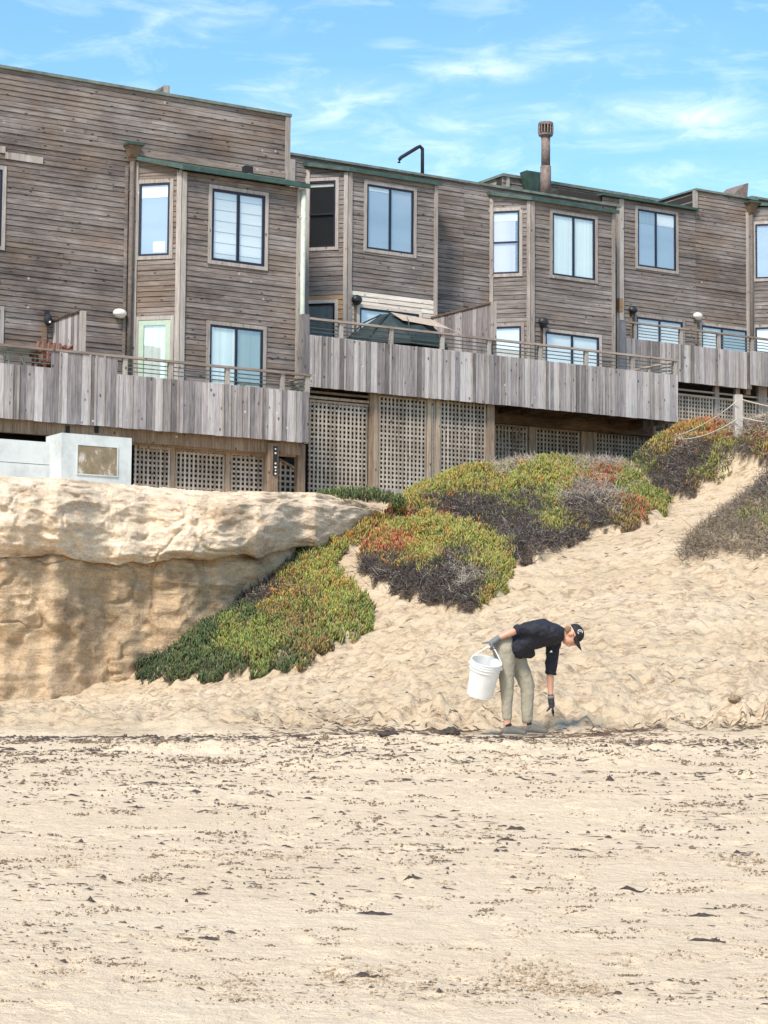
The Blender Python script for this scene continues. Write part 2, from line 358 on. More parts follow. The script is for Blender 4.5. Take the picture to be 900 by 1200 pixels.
def mounds(X, Y):
    z = np.zeros(X.shape)
    for k, poly in PXY.items():
        if HGT[k] == 0: continue
        bb = (X > poly[:, 0].min()) & (X < poly[:, 0].max()) & (Y > poly[:, 1].min()) & (Y < poly[:, 1].max())
        x = X[bb]; y = Y[bb]
        if not len(x): continue
        d = np.where(inside(poly, x, y), edge_dist(poly, x, y), 0)
        z[bb] = np.maximum(z[bb], HGT[k] * np.sqrt(np.clip(d / .9, 0, 1)) * (.75 + .5 * vnoise(x * 1.3, y * 1.3)))
    return z
_rs = np.random.default_rng(5)
def stamp_field(X, Y, A, Yr):
    """footprints and pits: little hollows with a pushed-up rim"""
    Z = np.zeros(X.shape)
    n1 = 2600; sY = 24 + 20 * _rs.random(n1) ** 1.25; sa = _rs.uniform(-.2, .21, n1)
    n2 = 520; s2 = 7.5 + 16 * _rs.random(n2); a2 = _rs.uniform(-.2, .21, n2)
    for Yc, ac, big in list(zip(sY, sa, [1] * n1)) + list(zip(s2, a2, [0] * n2)):
        xc = ac * (Yc + 2)
        rx, ry = (_rs.uniform(.09, .26), _rs.uniform(.08, .2)) if big else (_rs.uniform(.04, .12), _rs.uniform(.04, .12))
        dp = _rs.uniform(.015, .075) * (.5 if Yc > 38 else 1) if big else _rs.uniform(.006, .02); an = _rs.uniform(-.8, .8) - .3
        i0, i1 = np.searchsorted(Yr, [Yc - 2.6 * ry, Yc + 2.6 * ry]); w = 2.6 * max(rx, ry) / (Yc + 2)
        j0, j1 = np.searchsorted(A, [ac - w, ac + w])
        if i1 <= i0 or j1 <= j0: continue
        x = X[i0:i1, j0:j1] - xc; y = Y[i0:i1, j0:j1] - Yc
        u = (x * math.cos(an) + y * math.sin(an)) / rx; v = (-x * math.sin(an) + y * math.cos(an)) / ry; r = np.sqrt(u * u + v * v)
        Z[i0:i1, j0:j1] += dp * (-1.0 / (1 + np.exp((r - .95) * 14)) * (.6 + .4 * np.clip(u + .5, 0, 1)) + .55 * np.exp(-((r - 1.45) / .38) ** 2) * (.5 + .5 * np.sin(3 * np.arctan2(v, u) + Yc)))
    return Z
def sand_relief(X, Y):
    st = sstep(22.8, 24.2, Y + .5 * (vnoise(X * .7, Y * .0 + 3) - .5))
    flat = .016 * fbm(X * .7, Y * .8, 3) + .007 * fbm(X * 4 + 3, Y * 4, 3) + .004 * fbm(X * 15, Y * 14, 2)
    Xd = X * .85 - Y * .35; Yd = Y * .7 + X * .3; rr = 1 - np.abs(fbm(Xd * 1.6 + 7, Yd * .9, 4, .55)); r2 = 1 - np.abs(fbm(X * 3.1 + 2, Y * 2.6, 3, .55))
    rough = .10 * (rr - .75) + .07 * (r2 - .75) + .035 * (1 - np.abs(fbm(X * 6.5 + Y, Y * 5.2, 3, .6)) - .75) + .016 * fbm(X * 14, Y * 11, 3, .65)
    mask = .75 + .9 * vnoise(X * .35 + 5, Y * .3); far = 1 - .45 * sstep(36, 42, Y)
    # ragged band of churned-up sand between the person and the tide line
    band = sstep(13.5, 20.5, Y) * (1 - sstep(22.0, 23.2, Y)) * (.35 + 1.3 * sstep(.38, .6, vnoise(X * .55, Y * .9 + 4)))
    tide = .06 * band * np.maximum(fbm(X * 3.0, Y * 4.2, 4, .65) - .02, 0) + .02 * band * (1 - np.abs(fbm(X * 8, Y * 9, 2)))
    cr = .14 * np.exp(-((Y - (24.3 + .4 * np.sin(X * .9) + .5 * vnoise(X * .8, X * 0))) / .42) ** 2) * (.45 + 1.1 * vnoise(X * 2.2, Y * .9))
    return flat * (1 - .3 * st) + rough * st * mask * far + tide + cr
dense = np.linspace(-.265, .275, 560)
Aa = np.concatenate([-np.geomspace(40, .28, 34), dense, np.geomspace(.29, 40, 34)])
Yr = np.concatenate([np.linspace(-60, 5, 14), np.linspace(5.4, 7, 8), np.arange(7.06, 16, .034), np.arange(16, 25.5, .045), np.arange(25.5, 43, .047), np.arange(43, 47, .09), np.linspace(47.3, 60, 26), np.geomspace(62, 3000, 20)])
AG, YG = np.meshgrid(Aa, Yr); XG = AG * np.maximum(YG + 2, 7)
inner = (np.abs(AG) < .3) & (YG > 6) & (YG < 60)
ZG = np.empty(XG.shape); sel = (YG > 20) & (YG < 62) & (np.abs(AG) < .6)
ZG[:] = smooth_ground(XG, YG) * 0
ZG[sel] = smooth_ground(XG[sel], YG[sel]); ns = ~sel
ZG[ns] = np.where(YG[ns] <= 20, plane_z(XG[ns], YG[ns]), smooth_ground(XG[ns], YG[ns]))
ZG += mounds(XG, YG)
ZG += np.where(inner, sand_relief(XG, YG), 0)
ZG += stamp_field(XG, YG, AG[0], Yr)
def ground(x, y):                      # height of the finished sand sheet
    x = np.asarray(x, float); y = np.asarray(y, float); a = x / np.maximum(y + 2, 7)
    j = np.clip(np.searchsorted(Aa, a) - 1, 0, len(Aa) - 2); i = np.clip(np.searchsorted(Yr, y) - 1, 0, len(Yr) - 2)
    fa = np.clip((a - Aa[j]) / (Aa[j + 1] - Aa[j]), 0, 1); fy = np.clip((y - Yr[i]) / (Yr[i + 1] - Yr[i]), 0, 1)
    return (ZG[i, j] * (1 - fa) + ZG[i, j + 1] * fa) * (1 - fy) + (ZG[i + 1, j] * (1 - fa) + ZG[i + 1, j + 1] * fa) * fy
def grid_faces(nr, nc):
    i, j = np.meshgrid(np.arange(nr - 1), np.arange(nc - 1), indexing='ij'); a = (i * nc + j).ravel()
    return np.stack([a, a + 1, a + nc + 1, a + nc], 1)
def sandmat():
    m, t, b = newmat('pale golden beach sand'); k = NT(t); p = k.pos()
    big = k.noise(k.map(p, sc=(.35, .6, 1)), 1.0, 5, .6)
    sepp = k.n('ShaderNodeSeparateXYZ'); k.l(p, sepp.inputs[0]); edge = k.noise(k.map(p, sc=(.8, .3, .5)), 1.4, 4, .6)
    dune = k.m('DIVIDE', k.m('SUBTRACT', k.m('ADD', sepp.outputs[1], k.m('MULTIPLY', edge, 2.5)), 24.2), .8, clamp=True)     # darker slope colour paints in the shade of its rough relief
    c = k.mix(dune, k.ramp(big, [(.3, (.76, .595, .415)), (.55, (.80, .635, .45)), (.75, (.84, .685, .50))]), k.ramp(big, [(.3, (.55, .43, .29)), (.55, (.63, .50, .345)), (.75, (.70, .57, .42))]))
    rd = k.map(p, rot=(0, 0, R(-24)), sc=(1.0, 2.1, 2.0))
    pat = k.noise(rd, 2.6, 7, .70, .6); pat2 = k.noise(rd, 9, 5, .72, .3); amt = k.m('ADD', k.m('MULTIPLY', dune, .68), .16)
    c = k.mix(k.m('MULTIPLY', k.ramp(k.m('ADD', k.m('MULTIPLY', pat, .6), k.m('MULTIPLY', pat2, .4)), [(.50, g3(0)), (.585, g3(1))]), amt), c, (.31, .215, .135))  # brown streaks paint the shaded footprint hollows into the sand colour
    md = k.noise(k.map(p, sc=(1, 1.6, 1)), 6, 6, .72)
    c = k.mix(k.ramp(md, [(.56, g3(0)), (.72, g3(.3))]), c, (.40, .29, .185))  # brown mottling, more relief shading put into the colour
    fine = k.noise(p, 120, 3, .7)
    c = k.mix(k.ramp(fine, [(.3, g3(.35)), (.5, g3(0))]), c, (.36, .27, .18))
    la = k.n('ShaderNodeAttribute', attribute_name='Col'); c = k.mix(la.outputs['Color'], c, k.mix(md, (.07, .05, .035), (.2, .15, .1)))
    fl = k.noise(k.map(p, sc=(22, 40, 30)), 1.0, 4, .8)
    c = k.mix(k.ramp(fl, [(.655, g3(0)), (.7, g3(.75))]), c, (.16, .11, .075))
    k.l(c, b.inputs['Base Color']); b.inputs['Roughness'].default_value = .95; b.inputs['Specular IOR Level'].default_value = .15
    h = k.m('ADD', k.m('MULTIPLY', k.noise(p, 14, 6, .7), 1.0), k.m('MULTIPLY', fine, .12)); k.bump(h, 1.0, .05, b); return m
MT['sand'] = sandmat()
_pz = at(610, 860.4, 23.3).z; _px = at(610, 860, 23.3).x
_w = 1 - sstep(.35, 1.0, np.hypot((XG - _px + .05) * .7, (YG - 23.25) * 1.0)); ZG = ZG * (1 - _w) + (_pz + .25 * (ZG - _pz) - .012) * _w
_w = 1 - sstep(.3, 2.2, np.abs(YG - 21.8)); ZG -= _w * .03
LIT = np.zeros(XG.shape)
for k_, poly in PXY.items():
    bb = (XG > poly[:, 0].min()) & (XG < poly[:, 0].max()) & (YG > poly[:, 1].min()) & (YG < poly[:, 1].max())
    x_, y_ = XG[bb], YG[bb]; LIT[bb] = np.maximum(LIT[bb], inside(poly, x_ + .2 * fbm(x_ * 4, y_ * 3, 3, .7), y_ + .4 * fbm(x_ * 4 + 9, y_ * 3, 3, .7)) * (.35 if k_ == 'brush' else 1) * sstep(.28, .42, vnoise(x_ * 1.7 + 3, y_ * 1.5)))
V = np.stack([XG.ravel(), YG.ravel(), ZG.ravel()], 1)
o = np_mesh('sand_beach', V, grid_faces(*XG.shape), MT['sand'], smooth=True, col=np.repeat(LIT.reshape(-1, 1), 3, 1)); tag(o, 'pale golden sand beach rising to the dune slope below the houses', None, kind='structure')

# ------------------------------------------------------------------ sandstone bluff with an overhanging lip
def bluff():
    kx = [-700, -200, 0, 60, 130, 250, 300, 370, 410, 440, 462]
    rim = [556, 561, 563, 566, 570, 578, 577, 578, 585, 592, 603]
    lip = [650, 655, 656, 650, 664, 655, 652, 640, 630, 626, 622]
    dep = [35, 35.6, 36, 36.2, 36.8, 38, 38.8, 40.2, 41.6, 42.6, 43.4]
    bas = [842, 842, 842, 836, 815, 810, 800, 720, 670, 650, 625]
    cx = np.concatenate([np.linspace(-700, -30, 60), np.linspace(-25, 462, 480)])
    r, l, d, b = (np.interp(cx, kx, a) for a in (rim, lip, dep, bas))
    d = d + .5 * fbm(cx / 60, cx * 0, 3)
    zz = lambda py, Y: CAM.z + (830 - py) / FPX * Y
    bulge = np.interp(cx, [-700, 0, 250, 380, 462], [.5, .5, .45, .2, .0])
    zr = zz(r, d + .9); zl = zz(l, d + .1) + .08 * fbm(cx / 22, cx * 0 + 5, 3); zb = zz(b, d + bulge) - .4
    prof = [(d + 7, zr + .35), (d + 3.2, zr + .16), (d + 1.5, zr + .04), (d + .75, zr - .02), (d + .28, zr - .16), (d + .02, zr * .7 + zl * .3), (d - .06, zr * .4 + zl * .6), (d + .05, zl + .1),
            (d + .22, zl - .02), (d + .26 + bulge * .45, zl + .0), (d + bulge * .9, zl - .14), (d + bulge * 1.02, zl - .5), (d + bulge * .95, zl * .6 + zb * .4), (d + bulge * .85, zl * .3 + zb * .7), (d + bulge * .72, zb)]
    pv = [0, .03, .06, .1, .16, .24, .32, .40, .44, .49, .54, .62, .76, .88, 1]; v = np.linspace(0, 1, 250)
    Yp = np.array([np.interp(v, pv, [q[0][i] for q in prof]) for i in range(len(cx))]).T
    Zp = np.array([np.interp(v, pv, [q[1][i] for q in prof]) for i in range(len(cx))]).T
    ker = np.array([1, 3, 5, 3, 1.]) / 13
    for q in (Yp, Zp):
        for i in range(q.shape[1]): q[2:-2, i] = np.convolve(q[:, i], ker, 'valid')
    XX = (cx[None] - 450) / FPX * Yp
    arc = np.cumsum(np.hypot(np.diff(Yp, axis=0, prepend=Yp[:1]), np.diff(Zp, axis=0, prepend=Zp[:1])), axis=0)
    xs = XX + .2 * fbm(XX * 2, arc, 2)
    up = 1 - sstep(.40, .52, v[:, None] + .06 * fbm(XX * 1.3, XX * 0 + v[:, None] * 9, 3))
    rid = lambda a, b_, o_: 1 - 2 * np.abs(fbm(a, b_, o_, .55))
    dis = up * (.26 * fbm(xs * .5, arc * 1.1 + xs * .2, 3) + .085 * rid(xs * 1.3 + arc, arc * 2.4 - xs, 4) + .06 * fbm(xs * 7, arc * 10, 3)) \
        + (1 - up) * (-.05 * np.exp(-(fbm(xs * .8 + 71, arc * .9 + 3, 4) / .02) ** 2) * sstep(.35, .7, vnoise(xs * 1.1, arc * .9 + 6)) + .26 * fbm(xs * .45 + 9, arc * .5, 3) + .16 * rid(xs * 1.0, arc * 1.2 + 4, 4) + .028 * fbm(xs * 8, arc * 8, 3) - .06 * np.exp(-(np.abs((arc - 3.2 - .5 * fbm(xs * .7, xs * 0, 2))) / .03)) * (vnoise(xs * .6, xs * 0 + 8) > .45))
    # a few long cracks and eroded hollows
    cr = np.abs(fbm(xs * .9 + 31, arc * .8 + 12, 3)); dis -= .05 * np.exp(-(cr / .03) ** 2) * (vnoise(xs * .7, arc * .6) > .5)
    fadeb = sstep(0, .06, v)[:, None]
    Yp = Yp - dis * fadeb; Zp = Zp + .25 * dis * up * (v[:, None] < .2) * fadeb
    XX = XX + .05 * fbm(arc * 3, xs * 3, 2)
    return XX, Yp, Zp, up
BX, BY, BZ, BUP = bluff()
def rockmat():
    m, t, b = newmat('layered tan sandstone'); k = NT(t); p = k.pos()
    a = k.n('ShaderNodeAttribute', attribute_name='Col').outputs['Color']
    n1 = k.noise(k.map(p, sc=(1, 1, 1.5)), 1.1, 8, .68, .6)
    c = k.mix(1.0, a, k.ramp(n1, [(.3, (.62, .56, .5)), (.5, g3(1)), (.7, (1.22, 1.2, 1.16))]), 'MULTIPLY')
    n2 = k.noise(k.map(p, sc=(1, 1, 5)), 3, 6, .7, .4)
    c = k.mix(1.0, c, k.ramp(n2, [(.35, g3(.78)), (.6, g3(1.08))]), 'MULTIPLY')
    n3 = k.noise(p, 26, 4, .75); c = k.mix(1.0, c, k.ramp(n3, [(.3, g3(.72)), (.5, g3(1)), (.75, g3(1.15))]), 'MULTIPLY')
    vo = k.n('ShaderNodeTexVoronoi'); vo.inputs['Scale'].default_value = 7; k.l(p, vo.inputs['Vector'])
    c = k.mix(k.ramp(vo.outputs['Distance'], [(.05, g3(.6)), (.1, g3(0))]), c, (.6, .5, .36))
    k.l(c, b.inputs['Base Color']); b.inputs['Roughness'].default_value = .95; b.inputs['Specular IOR Level'].default_value = .1
    k.bump(k.m('ADD', n3, k.m('MULTIPLY', n2, .8)), .8, .05, b); return m
MT['rock'] = rockmat()
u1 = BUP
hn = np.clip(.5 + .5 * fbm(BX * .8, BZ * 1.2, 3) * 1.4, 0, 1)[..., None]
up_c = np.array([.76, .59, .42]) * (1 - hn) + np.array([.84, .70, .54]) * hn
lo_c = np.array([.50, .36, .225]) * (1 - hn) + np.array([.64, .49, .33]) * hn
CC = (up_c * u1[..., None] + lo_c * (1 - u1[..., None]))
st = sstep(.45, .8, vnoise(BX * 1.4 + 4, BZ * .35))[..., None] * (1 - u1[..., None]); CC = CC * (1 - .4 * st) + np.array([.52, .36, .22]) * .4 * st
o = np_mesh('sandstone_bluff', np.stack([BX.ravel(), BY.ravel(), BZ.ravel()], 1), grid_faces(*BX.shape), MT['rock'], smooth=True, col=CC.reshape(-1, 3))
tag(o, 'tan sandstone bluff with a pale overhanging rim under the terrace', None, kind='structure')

# ------------------------------------------------------------------ ground plants
PAL = {'g': (.075, .1, .035), 'G': (.05, .073, .03), 'y': (.255, .25, .055), 'l': (.17, .2, .045), 'o': (.42, .19, .05), 'r': (.34, .09, .05), 'b': (.2, .13, .05), 's': (.45, .4, .2),
       'd': None, 'w': None, 'x': None}
ZONE = {
 'low': [(175, 785, 'G'), (215, 760, 'g'), (250, 785, 'g'), (240, 730, 'G'), (300, 770, 'l'), (330, 775, 'g'), (285, 720, 'g'), (300, 690, 'd'), (290, 700, 'd'), (330, 700, 'o'), (325, 675, 'b'), (350, 700, 'b'), (345, 735, 'b'),
         (360, 680, 'y'), (380, 710, 'y'), (380, 750, 'l'), (420, 725, 'l'), (400, 690, 'y'), (345, 660, 'g'), (370, 655, 'y'), (395, 640, 'y'), (430, 622, 'o'), (455, 617, 'y'), (275, 750, 'l'), (375, 770, 'b'), (395, 735, 'y'), (360, 720, 'l'), (310, 745, 'l'), (225, 790, 'g'), (315, 665, 'd'), (270, 700, 'G')],
 'mid': [(450, 632, 'o'), (430, 650, 'o'), (480, 622, 'y'), (500, 635, 'y'), (475, 650, 'o'), (430, 668, 'd'), (445, 685, 'd'), (470, 680, 'd'), (495, 660, 'y'), (490, 695, 'd'), (515, 650, 'y'), (540, 640, 'y'), (560, 655, 'y'), (590, 655, 'y'),
         (580, 672, 'y'), (585, 685, 'l'), (545, 680, 'w'), (530, 700, 'd'), (550, 705, 'd'), (505, 680, 'd'), (575, 700, 'y'), (540, 665, 'd'), (460, 640, 'r'), (440, 640, 'r'), (560, 690, 'd')],
 'top': [(465, 603, 'y'), (450, 610, 'r'), (480, 590, 'y'), (505, 583, 'y'), (530, 570, 'y'), (545, 565, 'y'), (500, 602, 'd'), (530, 600, 'd'), (560, 605, 'd'), (590, 625, 'd'), (575, 590, 'd'), (580, 575, 'y'), (610, 560, 'y'), (600, 585, 'l'),
         (640, 550, 'y'), (640, 575, 'y'), (645, 600, 'l'), (655, 615, 'y'), (670, 560, 'y'), (620, 590, 'd'), (690, 545, 'w'), (680, 580, 'w'), (700, 595, 'd'), (720, 580, 'w'), (700, 565, 'r'), (735, 570, 'l'), (770, 590, 'l'), (780, 600, 'y'),
         (740, 605, 'b'), (750, 600, 'r'), (690, 610, 'd'), (560, 628, 'y'), (540, 625, 'l'), (600, 650, 'd'), (625, 645, 'd'), (620, 620, 'd'), (520, 612, 'r'), (600, 545, 'w'), (490, 608, 'r'), (590, 560, 'y'), (585, 640, 'd'), (655, 640, 'd')],
 'ridge': [(720, 548, 'y'), (735, 535, 'l'), (745, 552, 'l'), (760, 528, 'y'), (790, 535, 'd'), (770, 550, 'd'), (800, 560, 'd'), (795, 580, 'd'), (820, 530, 'd'), (800, 516, 'o'), (820, 516, 'o'), (840, 515, 'r'), (850, 520, 'y'), (840, 530, 'y'),
           (840, 550, 'l'), (835, 565, 'b'), (855, 540, 'd'), (870, 530, 'd'), (885, 512, 'r'), (890, 522, 'y'), (900, 505, 'w'), (880, 540, 'd'), (930, 520, 'y'), (770, 570, 'd'), (870, 507, 'w'), (895, 530, 'o')],
 'brush': [(850, 620, 'x'), (820, 650, 'x'), (880, 590, 'x'), (900, 580, 'd'), (890, 640, 'x'), (940, 600, 'x'), (895, 605, 'l'), (930, 640, 'd')],
 'tuft': [(400, 575, 'g'), (450, 575, 'G'), (430, 585, 'g')],
}
def leafmat(name, rough, spec):
    m, t, b = newmat(name); k = NT(t); a = k.n('ShaderNodeAttribute', attribute_name='Col').outputs['Color']
    k.l(a, b.inputs['Base Color']); b.inputs['Roughness'].default_value = rough; b.inputs['Specular IOR Level'].default_value = spec; return m
MT['leaf'] = leafmat('fleshy ice plant leaves', .45, .35); MT['twig'] = leafmat('dry stems', .9, .1)
def plants(key, dens, ymin_extra=0, zfun=None):
    poly = PXY[key]; x0, y0 = poly.min(0) - .1; x1, y1 = poly.max(0) + .1
    n = int((x1 - x0) * (y1 - y0) * dens); x = _rs.uniform(x0, x1, n); y = _rs.uniform(y0, y1, n)
    jx = x + .2 * fbm(x * 4, y * 3, 3, .7); jy = y + .4 * fbm(x * 4 + 9, y * 3, 3, .7)
    ok = inside(poly, jx, jy); x = x[ok]; y = y[ok]
    z = ground(x, y) if zfun is None else zfun(x, y)
    P = np.stack([x, y, z], 1); qx, qy = proj(P)
    qx = qx + 26 * fbm(x * 2.3, y * 2.3, 3) + _rs.normal(0, 7, len(x)); qy = qy + 17 * fbm(x * 2.5 + 5, y * 2.5, 3) + _rs.normal(0, 5, len(x))
    zn = ZONE[key]; zx = np.array([a[0] for a in zn]); zy = np.array([a[1] for a in zn]); zc = np.array([a[2] for a in zn])
    cls = zc[np.argmin((qx[:, None] - zx) ** 2 + (1.6 * (qy[:, None] - zy)) ** 2, 1)]
    return P, cls
def leaves(P, cls):
    n = len(P); base_c = np.array([PAL[c] for c in cls]); alt = np.array([PAL[c] for c in _rs.choice(list('gylobs'), n, p=[.2, .26, .2, .18, .08, .08])])
    mixf = np.where(_rs.random(n) < .42, .75, .0)[:, None] * np.isin(cls, list('ylorb'))[:, None] * (.25 + 1.2 * vnoise(P[:, 0] * 2.2, P[:, 1] * 2.2) ** 1.5)[:, None]; c = base_c * (1 - mixf) + alt * mixf
    sw = (cls == 'o') & (_rs.random(n) < .5); c[sw] = np.array([PAL[q] for q in _rs.choice(list('ylbr'), sw.sum(), p=[.45, .2, .2, .15])]).reshape(-1, 3); sw = (cls == 'y') & (vnoise(P[:, 0] * 5, P[:, 1] * 5) > .62) & (_rs.random(n) < .25); c[sw] = PAL['o']
    c = c * _rs.uniform(.5, 1.4, (n, 1)) * (1 + .12 * _rs.normal(size=(n, 3)))
    clump = np.stack([fbm(P[:, 0] * 9, P[:, 1] * 9, 1), fbm(P[:, 0] * 9 + 40, P[:, 1] * 9, 1)], 1)
    d = np.stack([_rs.normal(0, .33, n) + .5 * clump[:, 0], _rs.normal(-.25, .33, n) + .4 * clump[:, 1], np.ones(n)], 1); d /= np.linalg.norm(d, axis=1)[:, None]
    L = _rs.uniform(.06, .13, n); w = _rs.uniform(.008, .0145, n)
    lift = _rs.uniform(-.03, .09, n) + .10 * np.maximum(fbm(P[:, 0] * 2.2, P[:, 1] * 2.2, 2), -.3) + .05 * fbm(P[:, 0] * 6, P[:, 1] * 6, 2); B = P + np.stack([0 * lift, 0 * lift, lift], 1)
    a = np.cross(d, _rs.normal(size=(n, 3))); a /= np.linalg.norm(a, axis=1)[:, None]; b = np.cross(d, a)
    vs = []; cs = []
    for k in range(3):
        q = 2 * math.pi * k / 3; r = a * math.cos(q) + b * math.sin(q); vs.append(B + r * (w * .7)[:, None]); cs.append(c * .8)
    for k in range(3):
        q = 2 * math.pi * k / 3; r = a * math.cos(q) + b * math.sin(q); vs.append(B + d * (L * .6)[:, None] + r * w[:, None]); cs.append(c)
    vs.append(B + d * L[:, None]); cs.append(np.clip(c * 1.25 + .015, 0, 1))
    V = np.stack(vs, 1).reshape(-1, 3); C = np.clip(np.stack(cs, 1).reshape(-1, 3), .004, .95); i = np.arange(n)[:, None] * 7
    T = []
    for k in range(3):
        k2 = (k + 1) % 3
        T += [i + [k, k2, 3 + k2], i + [k, 3 + k2, 3 + k], i + [3 + k, 3 + k2, 6]]
    return V, np.concatenate(T), C
def twigs(P, cls, L0=.11):
    n = len(P); colr = {'d': (.115, .095, .088), 'w': (.45, .39, .32), 'x': (.24, .19, .135)}
    c = np.array([colr[k] for k in cls]) * _rs.uniform(.35, 1.5, (n, 1)); pale = _rs.random(n) < .12; c[pale] = np.array([.38, .34, .3]) * _rs.uniform(.6, 1.2, (pale.sum(), 1))
    d = _rs.normal(size=(n, 3)); d[:, 2] = np.abs(d[:, 2]) * .9 + .1; d /= np.linalg.norm(d, axis=1)[:, None]
    L = _rs.uniform(.5, 1.5, n) * L0; w = _rs.uniform(.0035, .008, n); sg = _rs.normal(0, .35, (n, 3))
    B = P + np.stack([np.zeros(n)] * 2 + [_rs.uniform(-.01, .12, n)], 1)
    a = np.cross(d, _rs.normal(size=(n, 3))); a /= np.linalg.norm(a, axis=1)[:, None]; b = np.cross(d, a); vs = []; cs = []
    for t in (0, .5, 1):
        cen = B + d * (L * t)[:, None] + sg * (L * t * t)[:, None] - np.array([0, 0, 1]) * (L * t * t * .25)[:, None]
        for k in range(3):
            q = 2 * math.pi * k / 3; vs.append(cen + (a * math.cos(q) + b * math.sin(q)) * (w * (1 - .6 * t))[:, None]); cs.append(c * (.8 + .4 * t))
    V = np.stack(vs, 1).reshape(-1, 3); C = np.clip(np.stack(cs, 1).reshape(-1, 3), .004, .9); i = np.arange(n)[:, None] * 9; T = []
    for s in (0, 3):
        for k in range(3):
            k2 = (k + 1) % 3; T += [i + [s + k, s + k2, s + 3 + k2], i + [s + k, s + 3 + k2, s + 3 + k]]
    return V, np.concatenate(T), C
DEAD = ['d', 'w', 'x']
LBL = {
 'low': ('dark green ice plant mat turning yellow and orange, lying against the bluff', 'grey dry stems between the green ice plant against the bluff'),
 'mid': ('yellow and orange ice plant crest on the lower middle mound', 'grey and mauve dead stems hanging below the lower middle mound crest'),
 'top': ('large yellow green ice plant mound directly below the lattice panels', 'dark and bleached dead stems over the large upper mound'),
 'ridge': ('orange tipped ice plant along the ridge below the rope post', 'dark dead stems on the ridge at the foot of the rope post'),
 'brush': ('few green shoots in the dry brush at the right edge', 'brown dry brush sprawling down the sand at the right edge'),
 'tuft': ('small dark green ice plant tuft on the bluff rim below the lattice', None)}
for key in PATCH:
    if key == 'tuft':                  # rests on the rim of the bluff
        fr = np.array([at(*p, 42.0)[0:2] for p in [(372, 580), (472, 580)]])
        n = 1500; tx = _rs.uniform(0, 1, n); dy = _rs.uniform(-.75, .9, n); x = fr[0, 0] + (fr[1, 0] - fr[0, 0]) * tx + dy * .05; y = 42.1 + dy * np.sqrt(np.clip(1 - (2 * tx - 1) ** 2, 0, 1)) * .7 + .4 * tx
        zr = CAM.z + (830 - (583 + 6 * tx)) / FPX * 42; z = zr + .13 * np.sqrt(np.clip(1 - (2 * tx - 1) ** 2, 0, 1)) * (1 - .6 * dy ** 2) - .05 * dy * (dy < 0) * -3
        P = np.stack([x, y, z], 1); cls = _rs.choice(['g', 'G', 'l'], n, p=[.5, .3, .2])
    else:
        P, cls = plants(key, {'low': 1500, 'mid': 1400, 'top': 1250, 'ridge': 950, 'brush': 420}[key])
    live = ~np.isin(cls, DEAD)
    nb = live & (_rs.random(len(P)) < .12) & (key not in ('low', 'tuft'))
    V_, T_, C_ = leaves(P[live], cls[live]); ctr = tuple(P.mean(0))
    tag(np_mesh('ice_plant', V_, T_, MT['leaf'], loc=ctr, col=C_), LBL[key][0], 'ground plant', kind='stuff')
    dm = ~live
    if dm.sum() > 20:
        Pd = np.repeat(P[dm], 2, 0) + _rs.normal(0, .05, (2 * dm.sum(), 3)) * [1, 1, .4]; cd_ = np.repeat(cls[dm], 2)
        V_, T_, C_ = twigs(Pd, cd_, .14 if key == 'brush' else .12)
        tag(np_mesh('dry_stems', V_, T_, MT['twig'], loc=ctr, col=C_), LBL[key][1], 'dry stems', kind='stuff')
# ------------------------------------------------------------------ buildings
def sub_rect(rects, h):
    out = []
    for a0, a1, b0, b1 in rects:
        h0, h1, g0, g1 = h
        if h1 <= a0 or h0 >= a1 or g1 <= b0 or g0 >= b1: out.append((a0, a1, b0, b1)); continue
        if a0 < h0: out.append((a0, h0, b0, b1))
        if h1 < a1: out.append((h1, a1, b0, b1))
        m0, m1 = max(a0, h0), min(a1, h1)
        if b0 < g0: out.append((m0, m1, b0, g0))
        if g1 < b1: out.append((m0, m1, g1, b1))
    return [r for r in out if r[1] - r[0] > .012 and r[3] - r[2] > .012]
def siding(parent, face, s0, s1, z0, z1, holes, mat, pitch=.108, maxlen=6.0, mats=None):
    """horizontal boards, each one an object, cut round the openings"""
    k = 0; z = z0
    while z < z1 - .01:
        zt = min(z + pitch, z1); cuts = [s0]; x = s0 + random.uniform(.8, maxlen)
        while x < s1 - .6: cuts.append(x); x += random.uniform(2.2, maxlen)
        cuts.append(s1)
        for a, b in zip(cuts, cuts[1:]):
            for r in [q for q in [(a + .002, b - .002, z + .004, zt - .004)]]:
                rr = [r]
                for h in holes: rr = sub_rect(rr, h)
                for q in rr:
                    pr = random.uniform(-.006, .006); m = mats(q) if mats else mat
                    v = [face.P(q[0], q[2], 0 + pr), face.P(q[1], q[2], 0 + pr), face.P(q[1], q[3], -.011 + pr), face.P(q[0], q[3], -.011 + pr)]
                    w_ = [face.P(q[0], q[2], -.04), face.P(q[1], q[2], -.04), face.P(q[1], q[3], -.04), face.P(q[0], q[3], -.04)]
                    MB().add(v + w_, [[0, 1, 2, 3], [7, 6, 5, 4], [0, 4, 5, 1], [1, 5, 6, 2], [2, 6, 7, 3], [3, 7, 4, 0]]).build('siding_board', m, parent); k += 1
        z = zt
    return k
